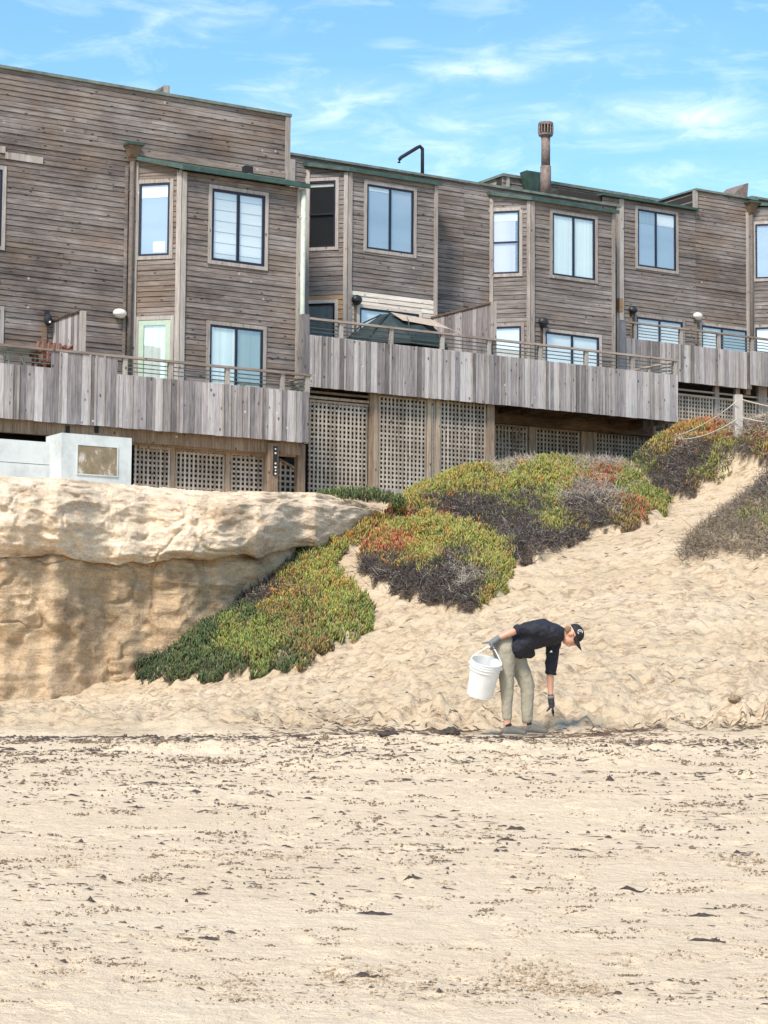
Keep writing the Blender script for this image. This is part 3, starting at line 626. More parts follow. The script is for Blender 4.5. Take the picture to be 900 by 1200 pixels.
def window(parent, face, r, curtains, mull=(.5,), hbars=(), trim=.075, sill=True, tmat='trim', fmat='frame', fw=.045, cut=None):
    s0, s1, z0, z1 = r; t = MB()
    t.rect(face, s0 - trim, s0, z0 - trim, z1 + trim, -.04, .018); t.rect(face, s1, s1 + trim, z0 - trim, z1 + trim, -.04, .018)
    t.rect(face, s0, s1, z1, z1 + trim, -.04, .016); t.rect(face, s0, s1, z0 - trim, z0, -.04, .016)
    wn = t.build('window', MT[tmat], parent)
    f = MB(); f.rect(face, s0, s0 + fw, z0, z1, -.045, .004); f.rect(face, s1 - fw, s1, z0, z1, -.045, .004)
    f.rect(face, s0 + fw, s1 - fw, z1 - fw, z1, -.045, .003); f.rect(face, s0 + fw, s1 - fw, z0, z0 + fw, -.045, .003)
    xs = [s0 + fw] + [s0 + (s1 - s0) * m for m in mull] + [s1 - fw]
    for m in xs[1:-1]: f.rect(face, m - fw * .55, m + fw * .55, z0 + fw, z1 - fw, -.045, .002)
    for h in hbars: zz = z0 + (z1 - z0) * h; f.rect(face, s0 + fw, s1 - fw, zz - fw * .45, zz + fw * .45, -.045, .006)
    f.build('frame', MT[fmat], wn)
    for i in range(len(xs) - 1):
        a, b = xs[i], xs[i + 1]; MB().rect(face, a, b, z0 + fw, z1 - fw, -.018, -.012).build('pane', MT['glass'], wn)
        c = curtains[i % len(curtains)]
        if c is None: continue
        for name, key, lo, hi, l, rr in c:
            H = z1 - z0 - 2 * fw; W = b - a
            MB().rect(face, a + W * l + .003, a + W * rr - .003, z0 + fw + H * lo + .003, z0 + fw + H * hi - .003, -.042 + (.006 if name != 'curtain' else 0), -.036 + (.006 if name != 'curtain' else 0)).build(name, MT[key], wn)
    return wn
full = lambda key: [('curtain', key, 0, 1, 0, 1)]
def wall(parent, face, poly, name='wall', off=-.05, th=.12, mat='backing'):
    MB().prism(face, poly, off - th, off).build(name, MT[mat], parent)
def slat_lattice(name, label, face, s0, s1, z0, z1, pitch=.098, sw=.042, group=None, diag=False, frame=True, top=None, mat='lattice'):
    """screen of crossed slats, every slat an object"""
    c = face.P((s0 + s1) / 2, z0); t = thing(name, label, 'lattice screen', c, group)
    zt = (lambda s: z1) if top is None else (lambda s: z1 + (top - z1) * (s - s0) / (s1 - s0))
    if frame:
        MB().prism(face, [(s0, zt(s0) - .05), (s1, zt(s1) - .05), (s1, zt(s1)), (s0, zt(s0))], -.02, .028).build('frame_rail', MT['post'], t)
    hi = z1 if top is None else max(z1, top)
    n = int((s1 - s0) / pitch); 
    for i in range(n + 1):
        s = s0 + .01 + (s1 - s0 - .02 - sw) * i / max(n, 1); j = random.uniform(-.003, .003)
        MB().rect(face, s + j, s + j + sw, z0, zt(s + sw / 2) - .052, 0.001, .012).build('slat', MT[mat], t)
    z = z0 + .02; 
    while z < hi - .08:
        e = s1
        if top is not None and z > min(z1, top): e = s0 + (s1 - s0) * (z1 - z) / (z1 - top) - .02
        if e - s0 > .05: MB().rect(face, s0, e, z, z + sw, -.012, 0).build('slat', MT[mat], t)
        z += pitch
    if diag:
        L = z1 - z0; x = s0 - L
        while x < s1:
            a, b = x, x + L
            lo = max(a, s0); hi2 = min(b, s1)
            if hi2 - lo > .1:
                p = [(lo, z1 - (lo - a) - .05), (hi2, z1 - (hi2 - a) - .05)]
                MB().prism(face, [(p[0][0], p[0][1]), (p[1][0], p[1][1]), (p[1][0], p[1][1] + sw * 1.3), (p[0][0], p[0][1] + sw * 1.3)], -.06, -.05).build('slat', MT[mat], t)
            x += pitch * 1.35
    return t
def railing(parent, face, s0, s1, zr, zb, posts, offs=0, wires=3, rw=.07, endpost=True):
    MB().rect(face, s0, s1, zr - .045, zr, offs - rw, offs + .02).build('handrail', MT['rail'], parent)
    for s in posts: MB().rect(face, s - .045, s + .045, zb - .1, zr - .046, offs - .085, offs - .005).build('railing_post', MT['trim'], parent)
    for i in range(wires):
        z = zr - .045 - (zr - .045 - zb) * (i + 1) / (wires + 1)
        MB().tube([face.P(s0, z, offs - .0425), face.P(s1, z, offs - .0425)], .011, 6).build('railing_wire', MT['cable'], parent)
def deck_boards(parent, face, s0, s1, zb, ztops, pitch=.158, th=.022):
    """upright boards of the deck front; ztops(s) gives the top; battens cover some joints"""
    s = s0
    while s < s1 - .03:
        wd_ = min(pitch * random.choice([.8, 1, 1, 1.1]), s1 - s); p = random.choice([0, 0, .006, .012, .004]); z1 = ztops(s + wd_ / 2)
        MB().rect(face, s + .003, s + wd_ - .003, zb + random.uniform(-.006, .006), z1 + random.uniform(-.004, .004), -th, p).build('upright_board', MT['deckboard'], parent)
        if random.random() < .6: MB().rect(face, s - .02, s + .02, zb, z1, p + .0005 + .006, p + .02).build('batten', MT['trim'], parent)
        s += wd_
def box_body(parent, u0, u1, w0, w1, z0, z1, name='wall', mat='backing'):
    f = Face((u0, w1), (u1, w1)); MB().rect(f, 0, f.L, z0, z1, -(w1 - w0), 0).build(name, MT[mat], parent)
def corner(parent, face, s, z0, z1, w=.1, mat='trim', o=.03):
    MB().rect(face, s - w / 2, s + w / 2, z0, z1, -.05, o).build('corner_board', MT[mat], parent)

# ---- shared planes
PA, PAd = plane(0), plane(1.6); PB, PBd = plane(-2.3), plane(.95); PD, PDd = plane(-5.0), plane(-2.3)
sA = lambda f, x, y: f.px(x, y)
def rct(f, x0, x1, yt, yb, ref=None):   # opening from its left/right pixels and the top/bottom at the left edge
    a = f.px(x0, yt); b = f.px(x1, yt); c = f.px(x0, yb); return (a[0], b[0], c[1], a[1])
def grow(r, t=.075): return (r[0] - t, r[1] + t, r[2] - t, r[3] + t)

# ================= house A (left)
U = lambda x, w, y=400: on_w(x, y, w)[0]
zfloorA = on_w(275, 513, 1.6)[1] + .32; zbotA = on_w(181, 504.5, 1.6)[1]
ztopA = on_w(150, 103.4, 0)[1]
uA1 = U(338, 0, 200); uA0 = U(-230, 0)
A = thing('terrace_house', 'tall weathered wood house at the left end with a green edged bay', 'house', (*uw((uA0 + uA1) / 2, -4), 5.5))
offs = lambda f, u: u + 30          # plane(w) faces start at u=-30
box_body(A, uA0, uA1, -9, -.06, 4.5, ztopA, 'wall')
ubA0 = U(156, 0, 300); bw = .72; FS_A = Face((ubA0, 0), (ubA0 + bw, bw)); ubA1 = U(350.5, bw, 300); FF_A = Face((ubA0 + bw, bw), (ubA1, bw))
# main wall boards
wl_up = rct(PA, -60, 3.5, 190, 281); wl_lo = rct(PA, -60, .5, 357, 470); wl_lo = (wl_lo[0], wl_lo[1], zfloorA + .05, wl_lo[3])
zbayA_out = FF_A.px(213, 199)[1]; zbayA_in = on_w(158, 184, 0)[1]
bayhole = (offs(PA, ubA0) - .02, offs(PA, ubA1) - .0, zfloorA - 1, zbayA_in - .02)
def mA(q):
    z = (q[2] + q[3]) / 2; s = q[0]
    return MT['siding']
siding(A, PA, PA.px(-75, 300)[0], offs(PA, uA1), zfloorA - .02, ztopA - .03, [grow(wl_up), grow(wl_lo), bayhole], MT['siding'], mats=mA)
MB().rect(PA, offs(PA, uA0), offs(PA, uA1) + .05, ztopA - .03, ztopA + .03, -9.2, .045).build('parapet_cap', MT['cap'], A)
corner(A, PA, offs(PA, uA1) - .03, zbayA_in - 1.2, ztopA - .032, .11)
window(A, PA, wl_up, [full('cur_bluegrey')], mull=(.35,)); window(A, PA, wl_lo, [full('cur_grey')], mull=())
for y0, y1, x0, x1, mt in ((171, 181, 0, 6, 'palewood'), (178, 193, 6, 50, 'palewood')):     # replaced pale boards above the upper left window
    a = PA.px(x0, y0); b = PA.px(x1, y1)
    MB().rect(PA, a[0], b[0], PA.px(x0, y0 + 8)[1], a[1], 0.006, .02).build('patch_board', MT['trim'], A)
# bay
zfl = zfloorA - .1
wsA = rct(FS_A, 163.5, 199.5, 215.5, 300.5); dA = rct(FS_A, 162.5, 200, 375.5, 450); dA = (dA[0], dA[1], zfloorA + .03, dA[3])
wfA = rct(FF_A, 248.5, 311, 220.5, 305); lfA = rct(FF_A, 246, 308.5, 379.8, 460); lfA = (lfA[0], lfA[1], zfloorA + .03, lfA[3])
for f, m, hs_, mm in ((FS_A, 'siding_as', [wsA, dA], None), (FF_A, 'siding', [wfA, lfA], None)):
    siding(A, f, .0, f.L, zfl, zbayA_out - .02, [grow(h) for h in hs_], MT[m], maxlen=5)
    wall(A, f, [(0.03, zfl), (f.L, zfl), (f.L, zbayA_out), (0.03, zbayA_out)])
MB().prism(FS_A, [(0, zbayA_out - .019), (FS_A.L, zbayA_out - .019), (0, zbayA_in)], -.04, 0).build('siding_board', MT['siding_as'], A)
_r = MB(); e1 = .11
P0, P1, P2, P3, P4 = uw(ubA0 - .05, -.04), uw(ubA0 - .03, .14), uw(ubA0 + bw - .07, bw + .16), uw(ubA1 + .12, bw + .16), uw(ubA1 + .12, -.04)
def roof_slab(pts, name, mat, parent, th):
    n = len(pts); MB().add([Vector(p) for p in pts] + [Vector((p[0], p[1], p[2] - th)) for p in pts], [list(range(n)), list(range(n, 2 * n))[::-1]] + [[i, n + i, n + (i + 1) % n, (i + 1) % n] for i in range(n)]).build(name, MT[mat], parent)
def bay_roof(parent, zi, zo, q):
    roof_slab([(q[0].x, q[0].y, zi), (q[1].x, q[1].y, zi - .04), (q[2].x, q[2].y, zo), (q[3].x, q[3].y, zo), (q[4].x, q[4].y, zi)], 'bay_roof', 'green', parent, .085)
bay_roof(A, zbayA_in + .03, zbayA_out + .06, (P0, P1, P2, P3, P4))
fg = Face((ubA0 + bw - .07, bw + .175), (ubA1 + .14, bw + .175)); MB().rect(fg, 0, fg.L, zbayA_out - .035, zbayA_out + .055, -.03, .03).build('gutter', MT['green'], A)
# flashing board just above the bay roof and the corner boards
MB().rect(PA, offs(PA, ubA0) - .1, offs(PA, uA1) - .1, zbayA_in + .035, zbayA_in + .17, .005, .025).build('flashing_board', MT['rail'], A)
corner(A, FS_A, FS_A.L - .05, zfl, zbayA_out, .1); corner(A, FF_A, .05, zfl, zbayA_out - .036, .1); corner(A, FS_A, .05, zfl, zbayA_in - .1, .08); corner(A, FF_A, FF_A.L - .03, zfl, zbayA_out - .04, .07, 'trim')
window(A, FS_A, wsA, [[('curtain', 'cur_bluegrey', 0, .82, 0, 1), ('blind', 'cur_white', .82, 1, 0, 1), ('towel', 'cur_white', .02, .18, .45, .9)]], mull=())
window(A, FS_A, dA, [full('cur_mint')], mull=(), fmat='greenfr', fw=.11)
window(A, FF_A, wfA, [full('cur_white'), full('cur_white')], fw=.055)
for pn in range(6):                    # folds of the roman blinds
    z = wfA[2] + (wfA[3] - wfA[2]) * (pn + .7) / 6.6; MB().rect(FF_A, wfA[0] + .06, wfA[1] - .06, z, z + .012, -.036, -.031).build('blind_fold', MT['cur_grey'], A)
window(A, FF_A, lfA, [full('cur_mint'), full('cur_greeng')])
# leader head and downspouts
def downspout(name, parent, face, s, z0, z1, mat, r=.045, head=False):
    p = MB().tube([face.P(s, z0, .07), face.P(s, z1, .07)], r, 10).build('downspout', MT[mat], parent, smooth=True)
    for z in (z0 + 1.3, z1 - .6): MB().tube([face.P(s - r * 1.3, z, .07), face.P(s + r * 1.3, z, .07)], r * .5, 6).build('bracket', MT[mat], p)
    if head:
        w0, w1 = .16, .05; m = MB(); zz = z1 + .34
        v = [face.P(s - w0, zz, .0), face.P(s + w0, zz, 0), face.P(s + w0, zz, .24), face.P(s - w0, zz, .24), face.P(s - w1, z1, .03), face.P(s + w1, z1, .03), face.P(s + w1, z1, .11), face.P(s - w1, z1, .11)]
        m.add(v, [[0, 1, 2, 3], [7, 6, 5, 4], [0, 4, 5, 1], [1, 5, 6, 2], [2, 6, 7, 3], [3, 7, 4, 0]]).build('leader_head', MT['beam'], p)
        m2 = MB().rect(face, s - w0 - .02, s + w0 + .02, zz - .03, zz + .015, -.01, .27).build('rim', MT['green'], p)
    return p
zd = on_w(152, 190, 0)[1]
downspout('downspout', A, PA, PA.px(151.5, 300)[0], zfl, zd, 'dullpipe', .05, True)
downspout('downspout', A, FF_A, FF_A.L + .05, zbotA + .2, zbayA_out - .05, 'pipe', .055)
MB().rect(PA, PA.px(146.5, 300)[0] - .03, PA.px(146.5, 300)[0] + .03, zfl, zd - .1, 0, .03).build('corner_board', MT['siding'], A)
# skylight on the roof, A
sk = thing('roof_vent', 'small wedge shaped vent poking over the tall left roof edge', 'roof vent', (*uw(U(185, -1.2, 110), -1.2), ztopA))
fk = plane(-1.2); a = fk.px(171, 108); b = fk.px(198, 110); c = fk.px(197, 101)
MB().prism(fk, [(a[0], ztopA - .05), (b[0], ztopA - .05), (b[0], c[1]), (b[0] - .12, c[1]), (a[0], ztopA + .06)], -.6, 0).build('housing', MT['roof'], sk)
MB().rect(fk, b[0] - .13, b[0] + .01, ztopA + .04, c[1] + .012, .001, .02).build('trim', MT['trim'], sk)

# deck of A
dk = MB(); fdk = PAd; sr = PAd.px(363, 480)[0]; sl0 = offs(PAd, uA0) + 3
balA = MB().rect(PAd, sl0, sr - .03, zfloorA - .16, zfloorA, -1.6, -.03).build('balcony', MT['beam'], A)
for i in range(int((sr - sl0) / .62)): MB().rect(PAd, sl0 + i * .62, sl0 + i * .62 + .05, zfloorA - .29, zfloorA - .162, -1.6, -.05).build('joist', MT['beam'], balA)
zlowA = PAd.px(250, 449)[1]; zrailA = PAd.px(180, 420.3)[1]; s62, s138 = PAd.px(60.5, 430)[0], PAd.px(137.5, 430)[0]
deck_boards(balA, PAd, sl0, sr, zbotA, lambda s: zrailA - .05 if s62 < s < s138 else zlowA)
railing(balA, PAd, sl0, sr + .02, zrailA, zlowA, [PAd.px(x, 440)[0] for x in (-60, 147, 200.5, 267.5, 332, 361)])
FRA = Face((sr - 30, 1.6 - .03), (sr - 30, -.0)); FRA.n = -FRA.n
MB().rect(FRA, 0.07, FRA.L, zrailA - .045, zrailA - .002, -.07, 0).build('handrail', MT['rail'], balA)
for i in range(3): z = zrailA - .045 - (zrailA - .045 - zlowA) * (i + 1) / 4; MB().tube([FRA.P(0, z, -.03), FRA.P(FRA.L, z, -.03)], .011, 6).build('railing_wire', MT['cable'], balA)
s = .05
while s < FRA.L: MB().rect(FRA, s, s + .13, zbotA, zlowA, -.02, 0).build('upright_board', MT['deckboard'], balA); s += .136
# partition on deck A
def partition(parent, x, w0, w1, z0, zn, zfar, name='partition'):
    u = U(x, w1, 420); F = Face((u, w0), (u, w1)); n = int(F.L / .14); pt = MB().rect(F, F.L, F.L + .09, z0, zn + .02, -.06, .04).build(name, MT['trim'], parent)
    for i in range(n):
        a, b = F.L * i / n, F.L * (i + 1) / n; za = zfar + (zn - zfar) * a / F.L; zb_ = zfar + (zn - zfar) * b / F.L
        MB().prism(F, [(a + .003, z0), (b - .003, z0), (b - .003, zb_), (a + .003, za)], 0, .022).build('upright_board', MT['deckboard'], pt)
    MB().prism(F, [(0, zfar), (F.L, zn), (F.L, zn + .04), (0, zfar + .04)], -.02, .05).build('cap', MT['beam'], pt)
    return pt
partition(balA, 94.5, .02, 1.35, zfloorA, on_w(94, 366, 1.35)[1], on_w(60, 377, 0)[1])
# below deck A
UA = plane(1.15); zb0 = zbotA
def beam(parent, face, x0, x1, yt, yb, mat='beam', th=.14, name='beam', o=0):
    a = face.px(x0, yt); b = face.px(x1, yt); c = face.px(x0, yb); return MB().rect(face, a[0], b[0], c[1], a[1], o - th, o).build(name, MT[mat], parent)
_pb = plane(1.42); MB().rect(_pb, _pb.px(-75, 500)[0], _pb.px(352, 520)[0], _pb.px(0, 506)[1], _pb.px(0, 486.5)[1], -.1, 0).build('beam', MT['post'], A)
zb_beam = UA.px(0, 505.5)[1]
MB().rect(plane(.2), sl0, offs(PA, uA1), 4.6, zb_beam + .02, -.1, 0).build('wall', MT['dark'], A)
for x0, x1 in ((77, 81), (110.5, 115)):
    a = plane(1.42).px(x0, 506); b = plane(1.42).px(x1, 506); MB().rect(plane(1.42), a[0], b[0], a[1] - .02, a[1] + .11, -.02, .03).build('joist_hanger', MT['dark'], A)
UL = plane(1.1); zlat = UL.px(157, 521.5)[1]; zg = 5.7
lat = [(157, 199.5), (205, 263.5), (270, 309.5)]
names = ['dark backed lattice screen beside the concrete block under the left deck', 'middle lattice screen under the left deck', 'lattice screen under the left deck next to the dark number plate']
for (x0, x1), lb in zip(lat, names):
    slat_lattice('lattice_screen', lb, UL, UL.px(x0, 540)[0], UL.px(x1, 540)[0], zg, zlat, group='lattice screens under the decks')
for i, (x0, x1) in enumerate([(199.7, 204.7), (263.7, 269.7), (309.8, 314.5)]):
    beam(A, UL, x0, x1, 521, 600, 'post', .09, 'post', .03)
beam(A, plane(1.5), 315, 326.5, 519, 600, 'post', .07, 'post'); beam(A, UL, 147, 349, 514.5, 520.5, 'post', .1, 'rim_beam', .035)
pl = thing('number_plate', 'narrow black upright plate with white marks on the post under the left deck', 'sign', plane(1.5).P(plane(1.5).px(322, 540)[0], 6.5))
a = plane(1.5).px(320.2, 523); b = plane(1.5).px(324, 557.5); MB().rect(plane(1.5), a[0], b[0], b[1], a[1], .003, .025).build('plate', MT['dark'], pl)
for y, w_ in ((526, .018), (531, .022), (543, .02), (547.5, .026), (551, .016), (555, .024)):
    q = plane(1.5).px(322.3, y); MB().rect(plane(1.5), q[0] - w_ , q[0] + w_ * .7, q[1] - .02, q[1] + .012, .0255, .029).build('mark', MT['lampw'], pl)
US = plane(.7); a = US.px(327, 537); b = US.px(348, 548.5)
slat_lattice('stair_screen', 'narrow slatted stair screen with a sloping top rail beside the number plate', US, a[0], b[0], zg - .3, a[1], top=US.px(348, 549)[1] , pitch=.115, group=None)
beam(A, plane(1.2), 349, 358, 521, 600, 'post', .14, 'post')
# concrete block and wall
cb = thing('concrete_block', 'pale concrete block with a brown stained rectangular patch on its front', 'concrete block', uw(U(110, 2.2), 2.2).to_3d() + Vector((0, 0, 5.4)))
PC = plane(2.3); a = PC.px(72.5, 507); b = PC.px(154.5, 514); MB().rect(PC, a[0], b[0], 5.0, a[1], -.75, 0).build('block', MT['concrete'], cb)
p0 = PC.px(91, 521.5); p1 = PC.px(136.5, 558)
MB().rect(PC, p0[0], p1[0], p1[1], p0[1], -.02, .012).build('patch', MT['patch'], cb)
m = MB()
for x0, x1, z0, z1 in ((p0[0] - .02, p1[0] + .02, p0[1], p0[1] + .02), (p0[0] - .02, p1[0] + .02, p1[1] - .02, p1[1]), (p0[0] - .02, p0[0], p1[1], p0[1]), (p1[0], p1[0] + .02, p1[1], p0[1])): m.rect(PC, x0, x1, z0, z1, 0.001, .02)
m.build('patch_border', MT['concrete'], cb)
PW = plane(1.75); a = PW.px(0, 514); b = PW.px(70, 519)
cw = thing('concrete_wall', 'low pale blue concrete wall left of the block under the deck', 'wall', PW.P(PW.px(20, 540)[0], 5.2))
zsplit = PW.px(0, 541)[1]
MB().rect(PW, a[0] - 8, b[0], zsplit + .006, a[1], -.2, 0).build('upper_course', MT['concrete'], cw); MB().rect(PW, a[0] - 8, b[0], 4.8, zsplit - .006, -.2, .004).build('lower_course', MT['concrete'], cw)
beam(A, plane(.9), -200, 62, 504, 519, 'green', .02, 'soffit_panel')

# ================= houses B and C (middle)
zfloorB = PBd.px(580, 474)[1] + .32; zbotB = PBd.px(500, 466.3)[1]
ztopB = on_w(340, 180.3, -2.3)[1]
uB0 = U(336, -2.3, 300); uBC = U(558, -2.3, 300) - .35; uC1 = U(725.5, -2.3, 300)
B = thing('terrace_house', 'grey wood house in the middle with a bent flue pipe on its roof', 'house', (*uw((uB0 + uBC) / 2, -5), 6))
Cc = thing('terrace_house', 'grey wood house right of the middle with the tall round flue behind it', 'house', (*uw((uBC + uC1) / 2, -5), 6))
box_body(B, uB0 - 1.5, uBC, -9, -2.36, 4.8, ztopB); box_body(Cc, uBC + .004, uC1, -9, -2.36, 4.8, ztopB)
def bay(H, x_corner, x_right, y_in, y_out_corner, key):
    uc = U(x_corner, -1.6, 300); f1 = Face((uc - .7, -2.3), (uc, -1.6)); ur = U(x_right, -1.6, 300); f2 = Face((uc, -1.6), (ur, -1.6))
    zo = f2.px(x_corner, y_out_corner)[1]; zi = on_w(0, 0, 0)[1] * 0 + zo + .22
    return uc, ur, f1, f2, zo, zi
for H, xc, xr, yo, tagk in ((B, 407.5, 512, 199.5, 'B'), (Cc, 622, 720, 233.5, 'C')):
    uc, ur, f1, f2, zo, zi = bay(H, xc, xr, 0, yo, tagk)
    for f, m in ((f1, 'siding_bs'), (f2, 'siding_b')):
        wall(H, f, [(0.03, zfloorB - .1), (f.L, zfloorB - .1), (f.L, zo), (0.03, zo)])
    if tagk == 'B':
        r1 = rct(f1, 349, 393.5, 213.5, 291); r2 = rct(f1, 350, 392.5, 356.5, 440); r2 = (r2[0], r2[1], zfloorB + .03, r2[3])
        r3 = rct(f2, 430, 485, 215.4, 291.3); r4 = rct(f2, 421.5, 491, 360, 450); r4 = (r4[0], r4[1], zfloorB + .03, r4[3])
        zp = f2.px(412, 340)[1]; zn_ = f1.px(392, 342)[1]
        siding(H, f1, 0, f1.L, zfloorB - .1, zo - .02, [grow(r1), grow(r2)], MT['siding_bs'], mats=lambda q: MT['newwood'] if q[3] < zn_ else MT['siding_bs'])
        siding(H, f2, 0, f2.L, zfloorB - .1, zo - .02, [grow(r3), grow(r4)], MT['siding_b'], mats=lambda q: MT['palewood'] if q[3] < zp else MT['siding_b'])
        window(H, f1, r1, [None], mull=(), hbars=(.5,)); window(H, f1, r2, [full('cur_grey')], mull=(), tmat='palewood')
        MB().rect(f1, r1[0] + .05, r1[1] - .05, r1[2] + .05, r1[3] - .05, -.044, -.04).build('room_interior', MT['dark'], H)
        MB().rect(f1, r1[0] + .05, r1[1] - .05, r1[3] - .13, r1[3] - .055, -.038, -.034).build('blind', MT['cur_white'], H)
        window(H, f2, r3, [[('curtain', 'cur_bluegrey', 0, .93, 0, 1), ('blind', 'cur_white', .93, 1, 0, 1)], full('cur_bluegrey')], mull=(.5,)); window(H, f2, r4, [full('cur_white'), full('cur_bluegrey')], mull=(.52,), tmat='palewood')
    else:
        r1 = rct(f1, 566.3, 608.8, 248.5, 321.8); r2 = rct(f1, 567, 610.8, 383.5, 450); r2 = (r2[0], r2[1], zfloorB + .03, r2[3])
        r3 = rct(f2, 647.2, 697.2, 249.3, 322); r4 = rct(f2, 639, 702, 388.3, 450); r4 = (r4[0], r4[1], zfloorB + .03, r4[3])
        siding(H, f1, 0, f1.L, zfloorB - .1, zo - .02, [grow(r1), grow(r2)], MT['siding_bs']); siding(H, f2, 0, f2.L, zfloorB - .1, zo - .02, [grow(r3), grow(r4)], MT['siding_b'])
        window(H, f1, r1, [[('curtain', 'cur_lilac', 0, 1, .2, .93), ('blind', 'cur_white', .86, 1, 0, 1), ('side_drape', 'cur_white', 0, .86, 0, .2)]], mull=(), hbars=(.5,)); window(H, f1, r2, [full('cur_white')], mull=())
        window(H, f2, r3, [full('cur_mint'), full('cur_mint')]); window(H, f2, r4, [full('cur_white'), full('cur_white')])
    MB().prism(f1, [(0, zo - .019), (f1.L, zo - .019), (0, zi)], -.04, 0).build('siding_board', MT['siding_bs'], H)
    bay_roof(H, zi + .02, zo + .04, (uw(uc - .78, -2.34), uw(uc - .74, -2.16), uw(uc - .04, -1.5), uw(ur + .08, -1.5), uw(ur + .08, -2.34)))
    for f, s_, zt in ((f1, f1.L - .05, zo - .045), (f2, .05, zo - .045), (f1, .05, zi - .16), (f2, f2.L - .04, zo - .045)): corner(H, f, s_, zfloorB - .1, zt, .09)
    e0, e1 = offs(PB, uc - .7), offs(PB, ur)
    lo, hi_ = (offs(PB, uB0) - 1, offs(PB, uBC)) if tagk == 'B' else (offs(PB, uBC), offs(PB, uC1))
    siding(H, PB, lo, hi_, zfloorB - .1, ztopB - .03, [(e0 + .01, e1, zfloorB - 1, zo + .02)], MT['siding_b'])
    MB().rect(PB, lo, hi_ + (0 if tagk == 'B' else .04), ztopB - .03, ztopB + .025, -7, .05).build('parapet_cap', MT['cap'], H)
    if tagk == 'C': corner(H, PB, hi_ - .05, zfloorB - .1, ztopB - .035, .09)
    else: corner(H, PB, PB.px(342.5, 200)[0], zfloorB, ztopB - .12, .12)
# shared deck: belongs to the middle house, runs on in front of the next
srB = PBd.px(794.5, 470)[0]; slB = PBd.px(358.5, 420)[0]
balB = MB().rect(PBd, slB + .03, srB - .03, zfloorB - .16, zfloorB, -3.28, -.03).build('balcony', MT['beam'], B)
for i in range(int((srB - slB - .3) / .62)): MB().rect(PBd, slB + .2 + i * .62, slB + .25 + i * .62, zfloorB - .29, zfloorB - .162, -3.2, -.05).build('joist', MT['beam'], balB)
zlowB = PBd.px(600, 419.5)[1]; zrailB = PBd.px(600, 398.8)[1]
zlowB = PBd.px(500, 407.5)[1]; zrailB = PBd.px(500, 387.5)[1]
deck_boards(balB, PBd, slB, srB, zbotB, lambda s: zlowB)
railing(balB, PBd, slB - .04, srB + .02, zrailB, zlowB, [PBd.px(x, 420)[0] for x in (400, 459, 519, 574, 634, 688, 742, 792)])
MB().rect(PBd, slB - .1, slB + .06, zbotB, zrailB + .05, -.1, .03).build('railing_post', MT['deckboard'], balB)
FRB = Face((srB - 30, .95 - .03), (srB - 30, -2.2)); FRB.n = -FRB.n
MB().rect(FRB, 0.07, FRB.L, zrailB - .045, zrailB - .002, -.07, 0).build('handrail', MT['rail'], balB)
for i in range(3): z = zrailB - .045 - (zrailB - .045 - zlowB) * (i + 1) / 4; MB().tube([FRB.P(0, z, -.03), FRB.P(FRB.L, z, -.03)], .011, 6).build('railing_wire', MT['cable'], balB)
s = .03
while s < FRB.L: MB().rect(FRB, s, s + .13, zbotB, zlowB, -.02, 0).build('upright_board', MT['deckboard'], balB); s += .136
for t_ in (1.0, 2.2): MB().rect(FRB, t_, t_ + .09, zlowB - .1, zrailB - .047, -.08, -.02).build('railing_post', MT['trim'], balB)
partition(balB, 576.5, -2.25, .8, zfloorB, on_w(577, 356, .8)[1], on_w(505, 379, -2.2)[1])
# under deck B
ULB = plane(.72)
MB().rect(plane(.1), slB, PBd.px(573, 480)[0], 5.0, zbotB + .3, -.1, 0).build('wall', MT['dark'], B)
def latb(x0, x1, yt, xr, lb, face=ULB, **k):
    a = face.px(x0, yt); b = face.px(x1, yt); slat_lattice('lattice_screen', lb, face, a[0], b[0], k.pop('zb', 5.9), a[1], group='lattice screens under the decks', **k)
latb(362, 431, 468, 0, 'tall lattice gate panel with double head rail under the middle deck')
beam(B, ULB, 362, 433, 463.5, 466.5, 'post', .06, 'head_rail', .02); beam(B, ULB, 362, 433, 457.5, 460, 'beam', .06, 'head_rail', .02)
latb(443.5, 500, 461, 0, 'second tall lattice screen left of the paired posts under the middle deck')
latb(505, 510.3, 464, 0, 'narrow lattice strip between the paired posts under the middle deck', frame=False)
latb(515, 569.5, 466, 0, 'tall lattice screen right of the paired posts under the middle deck')
for x0, x1 in ((432.5, 436.8), (437.2, 443), (500.5, 504.5), (510.6, 514.8), (570, 578.5)): beam(B, ULB, x0, x1, 458, 615, 'post', .1, 'post', .04)
beam(B, ULB, 443, 570, 573, 577, 'trim', .06, 'bottom_rail', .05)
UR = plane(-.55); beam(B, plane(-.4), 573, 900, 470, 494.5, 'beam', .12, 'beam')
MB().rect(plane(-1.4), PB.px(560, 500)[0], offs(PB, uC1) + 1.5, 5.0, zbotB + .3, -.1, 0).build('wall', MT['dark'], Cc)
latb(579, 618, 496, 0, 'small recessed screen of crossed and slanting slats under the middle deck', face=UR, diag=True, zb=6.2)
latb(627, 679, 500.5, 0, 'small recessed lattice screen left of the wide post under the middle deck', face=UR, zb=6.3)
latb(697, 763, 505.5, 0, 'small recessed lattice screen right of the wide post under the middle deck', face=UR, zb=6.5)
for x0, x1 in ((619, 626), (680, 693), (694, 697)): beam(B, UR, x0, x1, 494.5, 590, 'post', .12, 'post', .05)
for x0, x1 in ((766, 768.5), (782.5, 789)): beam(B, plane(-.1), x0, x1, 496, 580, 'post', .1, 'post', .0)
latb(768.5, 782, 503, 0, 'narrow lattice strip at the right end of the middle deck', face=plane(-.12), zb=6.8, frame=False)

